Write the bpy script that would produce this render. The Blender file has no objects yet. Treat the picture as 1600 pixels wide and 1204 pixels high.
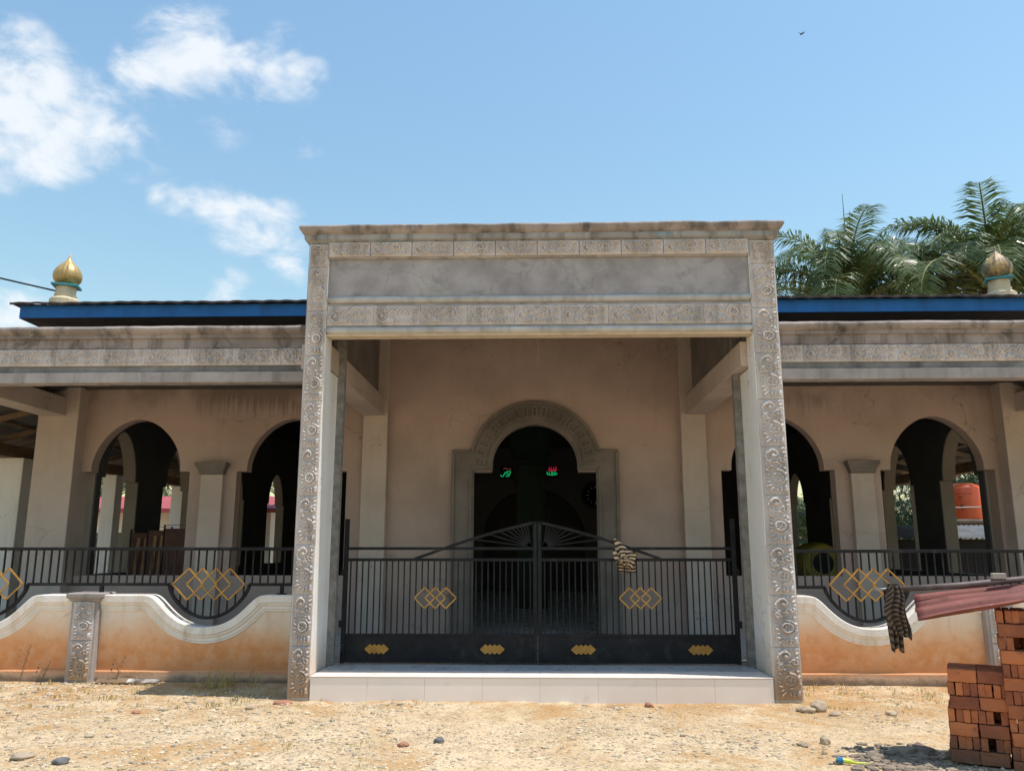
import bpy, math, random
import numpy as np
from mathutils import Vector, Matrix, noise
from mathutils.geometry import tessellate_polygon
R = math.radians
random.seed(7)
rng = np.random.default_rng(11)
scn = bpy.context.scene
col = scn.collection

# ------------------------------------------------------------------ camera
cam_d = bpy.data.cameras.new('camera')
cam = bpy.data.objects.new('camera', cam_d); col.objects.link(cam)
cam.location = (0, -9.07, 1.6)
cam.rotation_euler = (R(90 + 11.2), 0, R(1.53))
cam_d.sensor_width = 36; cam_d.lens = 36 * 1270 / 1600
cam_d.clip_end = 2000
scn.camera = cam

# ------------------------------------------------------------------ sun, sky, exposure
SUN = Vector((.32, -.072, 1)).normalized()
sun_d = bpy.data.lights.new('sun', 'SUN'); sun_d.energy = 4.9; sun_d.angle = R(.53); sun_d.color = (1, .925, .845)
sun = bpy.data.objects.new('sun', sun_d); col.objects.link(sun)
sun.rotation_euler = SUN.to_track_quat('Z', 'Y').to_euler(); sun.location = (3, -3, 20)
world = bpy.data.worlds.new('World'); scn.world = world; world.use_nodes = True
wt = world.node_tree; wt.nodes.clear()
def wn(t, **k):
    n = wt.nodes.new(t)
    for a, b in k.items(): setattr(n, a, b)
    return n
sky = wn('ShaderNodeTexSky', sky_type='NISHITA', sun_disc=False)
sky.sun_elevation = math.asin(SUN.z); sky.sun_rotation = math.atan2(SUN.x, SUN.y)
sky.air_density = 2.0; sky.dust_density = .5; sky.ozone_density = 4.0; sky.altitude = 0
bg = wn('ShaderNodeBackground'); bg.inputs[1].default_value = .15
wb = wn('ShaderNodeMix', data_type='RGBA', blend_type='MULTIPLY'); wb.inputs[0].default_value = 1.; wb.inputs[7].default_value = (.93, 1.015, 1.02, 1)   # white balance
wt.links.new(sky.outputs[0], wb.inputs[6]); wt.links.new(wb.outputs[2], bg.inputs[0])
tc = wn('ShaderNodeTexCoord')
# clouds: soft banks at directions in the sky, (direction, angular radius)
CLOUDS = [((-.5613,.707,.4301),.08),((-.5164,.7223,.4607),.055),((-.49,.743,.453),.046),((-.4797,.7632,.433),.058),((-.5205,.7453,.4196),.066),((-.455,.78,.428),.045),((-.43,.797,.424),.028),
          ((-.41,.768,.49),.036),((-.385,.773,.503),.046),((-.3639,.777,.5138),.054),((-.34,.787,.514),.052),((-.3121,.7974,.515),.048),((-.2865,.806,.5184),.046),((-.268,.812,.519),.038),
          ((-.414,.828,.378),.020),((-.392,.840,.376),.026),((-.370,.852,.371),.032),((-.3471,.863,.3674),.038),((-.322,.8741,.3642),.041),((-.3019,.884,.358),.042),((-.2861,.893,.3482),.036),((-.29,.90,.325),.03),
          ((-.352,.8917,.2847),.036,.7),((-.5486,.8034,.2313),.045),((-.3417,.8201,.4589),.035,.36),((-.2582,.8569,.446),.024,.36),((-.43,.80,.41),.045,.42),
          ((-.80,.30,.50),.12),((-.70,-.45,.55),.10),((.1,-.85,.5),.12),((.75,-.45,.48),.09),((.86,.28,.42),.08),((-.2,-.6,.77),.07)]
last = None
for d, r, *am in CLOUDS:
    dv = Vector(d).normalized()
    dt = wn('ShaderNodeVectorMath', operation='DISTANCE'); dt.inputs[1].default_value = dv
    wt.links.new(tc.outputs['Generated'], dt.inputs[0])
    mr = wn('ShaderNodeMapRange'); mr.inputs[1].default_value = 0; mr.inputs[2].default_value = r * 1.35; mr.inputs[3].default_value = am[0] if am else min(1., .45+r*12); mr.inputs[4].default_value = 0
    wt.links.new(dt.outputs['Value'], mr.inputs[0])
    if last is None: last = mr.outputs[0]
    else:
        mx = wn('ShaderNodeMath', operation='SMOOTH_MAX'); mx.inputs[2].default_value = .12
        wt.links.new(last, mx.inputs[0]); wt.links.new(mr.outputs[0], mx.inputs[1]); last = mx.outputs[0]
mp = wn('ShaderNodeMapping'); mp.inputs['Scale'].default_value = (1, 1, 1.7)
wt.links.new(tc.outputs['Generated'], mp.inputs[0])
nz = wn('ShaderNodeTexNoise'); nz.inputs['Scale'].default_value = 15; nz.inputs['Detail'].default_value = 11; nz.inputs['Roughness'].default_value = .58; nz.inputs['Distortion'].default_value = .35
wt.links.new(mp.outputs[0], nz.inputs['Vector'])
ma = wn('ShaderNodeMath', operation='MULTIPLY_ADD'); ma.inputs[1].default_value = 2.3; ma.inputs[2].default_value = -1.2
wt.links.new(nz.outputs['Fac'], ma.inputs[0])
gt = wn('ShaderNodeMapRange', interpolation_type='SMOOTHSTEP'); gt.inputs[1].default_value = .02; gt.inputs[2].default_value = .35; wt.links.new(last, gt.inputs[0])
ad = wn('ShaderNodeMath', operation='MULTIPLY_ADD'); wt.links.new(ma.outputs[0], ad.inputs[0]); wt.links.new(gt.outputs[0], ad.inputs[1]); wt.links.new(last, ad.inputs[2])
cm = wn('ShaderNodeMapRange', interpolation_type='SMOOTHSTEP'); cm.inputs[1].default_value = .14; cm.inputs[2].default_value = 1.0; cm.inputs[4].default_value = .88
wt.links.new(ad.outputs[0], cm.inputs[0])
cbg = wn('ShaderNodeBackground'); cbg.inputs[0].default_value = (.93, .965, 1, 1); cbg.inputs[1].default_value = .95
mixw = wn('ShaderNodeMixShader'); wo = wn('ShaderNodeOutputWorld')
wt.links.new(cm.outputs[0], mixw.inputs[0]); wt.links.new(bg.outputs[0], mixw.inputs[1]); wt.links.new(cbg.outputs[0], mixw.inputs[2])
wt.links.new(mixw.outputs[0], wo.inputs[0])
scn.view_settings.view_transform = 'Standard'; scn.view_settings.look = 'None'
scn.view_settings.exposure = 0.12; scn.view_settings.gamma = 1
scn.render.engine = 'CYCLES'
scn.cycles.use_denoising = True
scn.cycles.max_bounces = 10; scn.cycles.diffuse_bounces = 6; scn.cycles.glossy_bounces = 3; scn.cycles.transmission_bounces = 4
scn.cycles.caustics_reflective = False; scn.cycles.caustics_refractive = False

# ------------------------------------------------------------------ materials
def M(name, c1, c2=None, scale=3., rough=.85, bump=.0, bscale=60., streak=None, spots=None, mud=None, metal=0., detail=6., rand=0., stripe=None, fine=.0, island=0., emit=None, trans=0., spec=.3, drip=None, crack=0.):
    """colour = noise mix c1/c2 in world space, + vertical streaks, blotches, mud rising from the ground"""
    m = bpy.data.materials.new(name); m.use_nodes = True
    t = m.node_tree; b = t.nodes['Principled BSDF']; L = t.links.new
    def nn(ty, **k):
        n = t.nodes.new(ty)
        for a, v in k.items(): setattr(n, a, v)
        return n
    geo = nn('ShaderNodeNewGeometry'); pos = geo.outputs['Position']
    def nz(scale, detail=5., rough=.55, vec=None, dist=0.):
        n = nn('ShaderNodeTexNoise'); n.inputs['Scale'].default_value = scale; n.inputs['Detail'].default_value = detail; n.inputs['Roughness'].default_value = rough; n.inputs['Distortion'].default_value = dist
        L(vec or pos, n.inputs['Vector']); return n.outputs['Fac']
    def mrange(x, a, bb, c=0., d=1., smooth=True):
        n = nn('ShaderNodeMapRange', interpolation_type='SMOOTHSTEP' if smooth else 'LINEAR')
        for i, v in enumerate((a, bb, c, d)): n.inputs[i + 1].default_value = v
        L(x, n.inputs[0]); return n.outputs[0]
    def mix(f, a, bb, blend='MIX'):
        n = nn('ShaderNodeMix', data_type='RGBA', blend_type=blend)
        if isinstance(f, float): n.inputs[0].default_value = f
        else: L(f, n.inputs[0])
        for i, v in ((6, a), (7, bb)):
            if isinstance(v, tuple): n.inputs[i].default_value = (*v, 1)
            else: L(v, n.inputs[i])
        return n.outputs[2]
    def math_(op, a, bb):
        n = nn('ShaderNodeMath', operation=op)
        for i, v in ((0, a), (1, bb)):
            if isinstance(v, (int, float)): n.inputs[i].default_value = v
            else: L(v, n.inputs[i])
        return n.outputs[0]
    c2 = c2 or tuple(x * .85 for x in c1)
    f = mrange(nz(scale, detail), .35, .65)
    if rand:
        oi = nn('ShaderNodeObjectInfo'); f = math_('ADD', math_('MULTIPLY', f, 1 - rand), math_('MULTIPLY', oi.outputs['Random'], rand))
    if island:
        f = math_('ADD', math_('MULTIPLY', f, 1 - island), math_('MULTIPLY', geo.outputs['Random Per Island'], island))
    c = mix(f, c1, c2)
    if stripe:
        at = nn('ShaderNodeAttribute', attribute_name='stripe')
        sn = math_('SINE', math_('MULTIPLY', at.outputs['Fac'], stripe[1]), 0.)
        c = mix(mrange(sn, -.15, .15), c, stripe[0])
    if fine:
        c = mix(mrange(nz(bscale * .8, 3.), .3, .7, 0., fine), c, tuple(x * .35 for x in c1))
    if streak:   # (colour, amount, x scale, z scale)
        mp = nn('ShaderNodeMapping'); mp.inputs['Scale'].default_value = (streak[2], streak[2], streak[3]); L(pos, mp.inputs[0])
        s = mrange(nz(1., 6., .6, mp.outputs[0]), .47, .72, 0., streak[1]); c = mix(s, c, streak[0])
    for sp in (spots or []):   # (colour, amount, scale, lo, hi)
        c = mix(mrange(nz(sp[2], 7., .65, dist=.6), sp[3], sp[4], 0., sp[1]), c, sp[0])
    if crack:    # hairline cracks, only in places
        wv = nn('ShaderNodeVectorMath', operation='MULTIPLY_ADD'); wn_ = nn('ShaderNodeTexNoise'); wn_.inputs['Scale'].default_value = 2.5; wn_.inputs['Detail'].default_value = 6; L(pos, wn_.inputs['Vector'])
        L(wn_.outputs['Color'], wv.inputs[0]); wv.inputs[1].default_value = (.7, .7, .7); L(pos, wv.inputs[2])
        vo = nn('ShaderNodeTexVoronoi', feature='DISTANCE_TO_EDGE'); vo.inputs['Scale'].default_value = 1.1; L(wv.outputs[0], vo.inputs['Vector'])
        c = mix(math_('MULTIPLY', mrange(vo.outputs['Distance'], .0, .007, crack, 0.), mrange(nz(.7, 3.), .5, .6)), c, tuple(x*.3 for x in c1))
    if drip:     # black algae runs below a leaking parapet, outside the portal
        mp = nn('ShaderNodeMapping'); mp.inputs['Scale'].default_value = (22, 1, .6); L(pos, mp.inputs[0])
        sx = nn('ShaderNodeSeparateXYZ'); L(pos, sx.inputs[0])
        zz = math_('ADD', sx.outputs[2], math_('MULTIPLY', math_('SUBTRACT', nz(1., 4., .6, mp.outputs[0]), .5), .9))
        out = mrange(math_('ABSOLUTE', sx.outputs[0], 0.), 2.8, 3.1)
        c = mix(math_('MULTIPLY', math_('MULTIPLY', mrange(zz, drip[0], drip[1], 0., .55), out), mrange(nz(.8, 3.), .42, .6)), c, (.05, .043, .035))
    if mud:      # mud and low dark tints: (colour, z of full tint, z of none, amount)
        for md in mud:
            sx = nn('ShaderNodeSeparateXYZ'); L(pos, sx.inputs[0])
            z = math_('ADD', sx.outputs[2], math_('MULTIPLY', math_('SUBTRACT', nz(md[4] if len(md) > 4 else 1.6, 6.), .5), md[5] if len(md) > 5 else .35))
            c = mix(mrange(z, md[1], md[2], md[3], 0.), c, md[0])
    L(c, b.inputs['Base Color'])
    b.inputs['Roughness'].default_value = rough; b.inputs['Metallic'].default_value = metal
    b.inputs['Specular IOR Level'].default_value = spec
    if rough < .8 and not metal:
        L(mrange(nz(scale * 3), .2, .8, max(rough - .12, .05), rough + .12, False), b.inputs['Roughness'])
    if bump:
        n1 = nz(bscale, 8., .6); n2 = nz(bscale * .13, 4.)
        bp = nn('ShaderNodeBump'); bp.inputs['Strength'].default_value = min(1., bump); bp.inputs['Distance'].default_value = .02
        L(math_('ADD', n1, math_('MULTIPLY', n2, 1.5)), bp.inputs['Height']); L(bp.outputs[0], b.inputs['Normal'])
    if trans:
        tb = nn('ShaderNodeBsdfTranslucent'); L(c, tb.inputs[0]); ms = nn('ShaderNodeMixShader'); ms.inputs[0].default_value = trans
        L(b.outputs[0], ms.inputs[1]); L(tb.outputs[0], ms.inputs[2]); L(ms.outputs[0], t.nodes['Material Output'].inputs[0])
    if emit:
        b.inputs['Emission Color'].default_value = (*emit[0], 1); b.inputs['Emission Strength'].default_value = emit[1]
    return m
BLACKMOLD = (.045, .043, .04)
MT = {}
MT['tile'] = M('carved_concrete', (.57,.515,.49), (.44,.395,.375), 2.2, .62, .25, 70, streak=((.16,.145,.13), .5, 7, .9), spots=[((.10,.095,.09), .5, 5, .58, .8)], mud=[((.36,.22,.11), .05, .62, .75, 2.5)], spec=.4)
MT['concrete'] = M('grey_concrete', (.41,.375,.365), (.31,.28,.27), 1.7, .9, .35, 45, streak=((.13,.115,.10), .55, 5, .5), spots=[((.09,.085,.08), .55, 2.6, .56, .78)])
MT['panel'] = M('smeared_grey_render', (.37,.345,.345), (.275,.255,.255), 2.4, .9, .6, 16, crack=.7, spots=[((.19,.18,.175), .55, 3.2, .5, .66), ((.44,.42,.40), .5, 2.1, .52, .7)])
MT['cornice'] = M('weathered_cornice', (.36,.305,.28), (.23,.195,.178), 2.2, .88, .35, 50, streak=((.075,.065,.055), .75, 6, .6), spots=[(BLACKMOLD, .8, 2.3, .54, .7)])
MT['cornice_blue'] = M('cornice_fillet_with_old_blue_paint', (.36,.35,.34), (.27,.25,.235), 2.2, .88, .3, 50, streak=((.06,.055,.05), .8, 6, .4), spots=[((.12,.25,.32), .7, 1.3, .52, .68)])
MT['mould'] = M('pale_moulding', (.47,.46,.45), (.38,.365,.35), 3., .8, .2, 50, streak=((.2,.18,.16), .5, 6, .6))
MT['beige'] = M('beige_plaster', (.60,.50,.38), (.52,.42,.31), 2, .9, .15, 50, streak=((.3,.24,.17), .45, 6, .7))
MT['wall'] = M('cream_wall_render', (.49,.37,.315), (.40,.30,.255), .9, .92, .4, 30, drip=(3.68, 4.05), crack=.8, streak=((.33,.265,.22), .35, 2.2, .25), spots=[((.40,.32,.265), .45, .8, .5, .75)])
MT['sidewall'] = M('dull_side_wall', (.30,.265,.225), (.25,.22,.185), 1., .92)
MT['groove'] = M('mould_stained_groove', (.23,.225,.22), (.15,.148,.145), 1.6, .92, .3, 45, streak=((.06,.058,.055), .7, 4, .5), spots=[((.34,.33,.32), .6, 2.2, .5, .7)])
MT['wingwall'] = M('tan_wall_render', (.455,.36,.27), (.39,.305,.23), .9, .92, .18, 40, drip=(3.55, 3.95), streak=((.26,.21,.16), .4, 3.5, .22), spots=[((.40,.33,.265), .45, .8, .5, .75)])
MT['white'] = M('white_paint', (.86,.855,.84), (.81,.80,.78), 1.3, .7, .2, 30, crack=.7, streak=((.58,.53,.46), .3, 6, .4), spots=[((.55,.47,.38), .4, 2.5, .58, .75)], mud=[((.50,.31,.14), .18, .75, .5, 2.5, .3)])
MT['pil'] = M('painted_pilaster', (.54,.45,.39), (.46,.38,.33), 1.2, .88, .3, 30, crack=.7, streak=((.40,.33,.27), .35, 4, .4))
MT['rough'] = M('raw_concrete_edge', (.27,.255,.235), (.18,.17,.155), 9, .95, .8, 50)
MT['fence'] = M('mud_splashed_plaster', (.80,.745,.68), (.74,.68,.60), 1.2, .85, .35, 30, streak=((.50,.33,.20), .5, 5, .35),
                mud=[((.80,.53,.31), .46, 1.0, .78, 1.1, .45), ((.72,.30,.105), .26, .76, .86, 1.5, .55), ((.60,.24,.08), .12, .66, .5, 10, 1.2), ((.80,.60,.42), .20, .42, .22, 7, 1.2), ((.50,.18,.05), .08, .40, .5, 4., .5), ((.52,.40,.30), .06, .15, .75, 2.5, .08), ((.09,.07,.055), .0, .10, .75, 5, .2)],
                crack=.8, spots=[((.35,.27,.2), .5, 4.5, .60, .78), ((.70,.58,.45), .4, 2., .55, .75), ((.25,.2,.15), .5, 14, .66, .78)])
MT['coping'] = M('white_coping_paint', (.80,.765,.72), (.73,.68,.62), 1.8, .8, .3, 30, crack=.6, streak=((.5,.38,.26), .5, 6, .6), spots=[((.40,.33,.26), .5, 6, .6, .75)])
MT['doorsur'] = M('door_surround_cement', (.235,.20,.175), (.17,.145,.125), 2, .9, .4, 40, spots=[((.16,.14,.12), .5, 3, .5, .75)])
MT['step'] = M('glazed_step_tile', (.86,.765,.70), (.83,.735,.67), 1.2, .35, .0, spots=[((.45,.33,.22), .35, 3, .62, .8)], rand=.4, spec=.45)
MT['floor'] = M('glazed_floor_tile', (.58,.57,.57), (.52,.51,.51), 1.5, .3, .0, spots=[((.45,.40,.35), .2, 2, .5, .8)], spec=.5)
MT['grout'] = M('grout', (.62,.54,.48), rough=.95)
MT['iron'] = M('black_painted_iron', (.008,.008,.010), (.013,.013,.015), 8, .6, .05, 120, spots=[((.09,.06,.045), .6, 18, .62, .75), ((.05,.048,.045), .5, 3, .5, .7)], spec=.22)
MT['gold'] = M('gold_paint', (.50,.27,.05), (.40,.20,.04), 8, .5, .05, 100, spots=[((.12,.07,.03), .5, 25, .58, .7)], metal=.2, spec=.5)
MT['blue'] = M('blue_fascia_paint', (.012,.115,.33), (.014,.135,.40), 1.5, .5, .03, 60, streak=((.01,.045,.12), .4, 4, .5))
MT['teal'] = M('teal_paint', (.06,.30,.33), (.05,.25,.28), 3, .6, .05, 60)
MT['tealwall'] = M('dark_teal_wall', (.05,.11,.12), (.04,.09,.10), 2, .8)
MT['rooftile'] = M('dark_roof_tile', (.085,.06,.055), (.06,.04,.04), 4, .7, .2, 40)
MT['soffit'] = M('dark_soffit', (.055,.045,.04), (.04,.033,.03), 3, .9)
MT['dome'] = M('faded_gold_dome', (.50,.345,.13), (.40,.27,.10), 5, .42, .15, 40, streak=((.09,.07,.05), .75, 9, 1.2), metal=.35, spec=.5)
MT['domegrime'] = M('grimy_ochre_dome', (.50,.345,.14), (.42,.28,.11), 5, .5, .2, 40, streak=((.06,.05,.04), .9, 9, 1.0), spots=[((.07,.058,.045), .85, 4, .42, .62)], metal=.1, spec=.4)
MT['cream'] = M('cream_paint', (.66,.57,.40), (.58,.49,.33), 5, .75, .1, 50, streak=((.3,.24,.16), .5, 8, 1))
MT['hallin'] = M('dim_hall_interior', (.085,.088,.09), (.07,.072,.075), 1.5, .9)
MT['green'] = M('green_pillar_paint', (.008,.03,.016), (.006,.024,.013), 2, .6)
MT['zinc'] = M('corrugated_zinc', (.33,.35,.36), (.24,.25,.255), 2, .5, .1, 30, metal=.55, spots=[((.22,.13,.08), .5, 2, .58, .8)])
MT['zincdark'] = M('old_dark_zinc', (.13,.125,.12), (.09,.085,.08), 2, .75, .1, 30, metal=.2)
MT['timber'] = M('timber', (.23,.155,.095), (.15,.10,.06), 3, .85, .3, 50)
MT['timberpale'] = M('pale_timber', (.50,.44,.36), (.42,.36,.29), 3, .85, .2, 50)
MT['redroof'] = M('red_metal_roof', (.36,.075,.075), (.30,.06,.06), 2, .5, .05, 30)
MT['houseblue'] = M('pale_house_wall', (.68,.66,.60), (.62,.60,.54), 1, .85)
MT['darkglass'] = M('dark_glass', (.02,.035,.03), (.025,.04,.035), 2, .1, spec=.6)
MT['orange'] = M('orange_plastic', (.72,.115,.03), (.66,.10,.025), 1.5, .42, .0, spec=.45)
MT['orangedark'] = M('dark_print', (.20,.035,.015), rough=.6)
MT['maroon'] = M('maroon_sheet', (.25,.088,.068), (.17,.06,.048), 2.5, .55, .1, 30, spots=[((.30,.15,.125), .6, 3, .55, .75), ((.08,.035,.025), .7, 5, .56, .72), ((.45,.36,.30), .6, 9, .64, .74)])
MT['pole'] = M('weathered_metal_pole', (.15,.115,.105), (.09,.07,.065), 9, .55, .1, 60)
MT['brick'] = M('fired_brick', (.56,.19,.075), (.20,.065,.04), 5, .92, .4, 55, rand=.78, spots=[((.10,.055,.04), .75, 5, .57, .70), ((.55,.27,.13), .5, 4, .56, .72)], mud=[((.10,.07,.05), .0, .35, .7, 4, .2)])  # last entry darkens the bricks towards the bottom courses
MT['clothA'] = M('tan_striped_cloth', (.60,.45,.30), (.54,.40,.26), 6, .95, .2, 200, stripe=((.055,.035,.03), 6.283))
MT['clothB'] = M('brown_striped_cloth', (.028,.02,.017), (.04,.028,.022), 6, .9, .2, 200, stripe=((.15,.11,.085), 6.283))
MT['stone'] = M('river_stone', (.52,.40,.27), (.34,.27,.20), 6, .85, .3, 60, rand=.4, island=0)
MT['greystone'] = M('grey_stone', (.17,.17,.175), (.12,.12,.125), 6, .8, .3, 60)
MT['redstone'] = M('red_brick_lump', (.38,.19,.12), (.30,.14,.09), 6, .9, .4, 60)
MT['pebble'] = M('pebble', (.66,.54,.37), (.27,.225,.175), 9, .9, .2, 90, island=.85)
MT['rubble'] = M('shade_toned_rubble', (.30,.24,.18), (.15,.12,.095), 9, .95, .3, 60, island=.8)  # darker than the pebbles: the brick stacks' shadow is put into the colour
MT['drygrass'] = M('dry_grass', (.50,.38,.17), (.36,.30,.11), 1.2, .9, island=.6, trans=.25)
MT['frond'] = M('palm_leaflet', (.145,.195,.07), (.065,.115,.038), 1.2, .38, island=.5, trans=.4, spec=.5)
MT['rachis'] = M('palm_rib', (.20,.21,.07), (.15,.16,.05), 2, .6)
MT['bark'] = M('palm_bark', (.14,.10,.07), (.085,.06,.045), 5, .95, .6, 20)
MT['drum'] = M('olive_yellow_drum', (.26,.22,.035), (.20,.17,.03), 4, .6)
MT['blackm'] = M('dull_black', (.012,.012,.013), rough=.8)
MT['divider'] = M('dark_red_wood', (.105,.045,.03), (.07,.03,.022), 3, .55, .1, 50)
MT['plank'] = M('brown_batten', (.30,.17,.085), (.24,.13,.065), 3, .6, .1, 50)
MT['ledg'] = M('green_led', (.0,.2,.05), emit=((.02,.8,.25), .5)); MT['ledr'] = M('red_led', (.2,.0,.02), emit=((.9,.03,.10), .45))
MT['leddim'] = M('dim_red_led', (.1,.02,.01), emit=((.4,.16,.08), .22))
MT['cable'] = M('cable_rubber', (.02,.02,.022), rough=.7)
MT['bird'] = M('dark_plumage', (.03,.035,.045), rough=.8)
MT['bluepl'] = M('blue_plastic', (.02,.16,.32), rough=.35); MT['yellowpl'] = M('yellow_plastic', (.55,.62,.06), rough=.4)
MT['whitepl'] = M('peeling_white_board', (.62,.60,.56), (.10,.075,.06), 5, .8, .2, 40)

def ground_material():
    m = bpy.data.materials.new('dry_gravelly_earth'); m.use_nodes = True
    t = m.node_tree; b = t.nodes['Principled BSDF']; L = t.links.new
    geo = t.nodes.new('ShaderNodeNewGeometry'); P = geo.outputs['Position']
    def nz(s, d=8, r=.6, dist=0.):
        n = t.nodes.new('ShaderNodeTexNoise'); n.inputs['Scale'].default_value = s; n.inputs['Detail'].default_value = d; n.inputs['Roughness'].default_value = r; n.inputs['Distortion'].default_value = dist
        L(P, n.inputs['Vector']); return n.outputs['Fac']
    def mr(x, a, c, lo=0., hi=1.):
        n = t.nodes.new('ShaderNodeMapRange'); n.interpolation_type = 'SMOOTHSTEP'
        for i, v in enumerate((a, c, lo, hi)): n.inputs[i + 1].default_value = v
        L(x, n.inputs[0]); return n.outputs[0]
    def mix(f, a, c):
        n = t.nodes.new('ShaderNodeMix'); n.data_type = 'RGBA'; L(f, n.inputs[0])
        for i, v in ((6, a), (7, c)):
            if isinstance(v, tuple): n.inputs[i].default_value = (*v, 1)
            else: L(v, n.inputs[i])
        return n.outputs[2]
    c = mix(mr(nz(.9), .38, .62), (.66,.515,.335), (.56,.42,.255))
    c = mix(mr(nz(7, 6, .7), .5, .7, 0, .65), c, (.30,.22,.13))
    v = t.nodes.new('ShaderNodeTexVoronoi'); v.inputs['Scale'].default_value = 38; L(P, v.inputs['Vector'])
    hs = t.nodes.new('ShaderNodeSeparateColor'); L(v.outputs['Color'], hs.inputs[0])
    c = mix(mr(hs.outputs[0], .55, .95, 0, .6), c, (.72,.60,.43))
    c = mix(mr(hs.outputs[1], .78, .97, 0, .65), c, (.22,.185,.14))
    c = mix(mr(nz(26, 8, .75), .52, .70, 0, .7), c, (.27,.195,.11))
    c = mix(mr(nz(3.2, 10, .72, .5), .5, .7, 0, .6), c, (.38,.265,.145))
    c = mix(mr(nz(1.1, 10, .68, .6), .50, .66, 0, .62), c, (.45,.245,.085))
    c = mix(mr(nz(.55, 10, .7, .8), .52, .70, 0, .5), c, (.40,.30,.17))
    sx = t.nodes.new('ShaderNodeSeparateXYZ'); L(P, sx.inputs[0])
    near = mr(sx.outputs[1], -1.5, .2); pat = mr(nz(1.7, 9, .7, .7), .44, .60)
    mm = t.nodes.new('ShaderNodeMath'); mm.operation = 'MULTIPLY'; L(near, mm.inputs[0]); L(pat, mm.inputs[1])
    m2 = t.nodes.new('ShaderNodeMath'); m2.operation = 'MULTIPLY'; L(mm.outputs[0], m2.inputs[0]); m2.inputs[1].default_value = .75
    c = mix(m2.outputs[0], c, (.42,.235,.09))
    L(c, b.inputs['Base Color']); b.inputs['Roughness'].default_value = .95; b.inputs['Specular IOR Level'].default_value = .15
    inv = t.nodes.new('ShaderNodeMath'); inv.operation = 'MULTIPLY'; inv.inputs[1].default_value = -1.; L(v.outputs['Distance'], inv.inputs[0])
    ad = t.nodes.new('ShaderNodeMath'); ad.operation = 'ADD'; L(inv.outputs[0], ad.inputs[0]); L(nz(60, 6, .7), ad.inputs[1])
    bp = t.nodes.new('ShaderNodeBump'); bp.inputs['Strength'].default_value = .7; bp.inputs['Distance'].default_value = .025; L(ad.outputs[0], bp.inputs['Height']); L(bp.outputs[0], b.inputs['Normal'])
    return m
MT['ground'] = ground_material()

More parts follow.
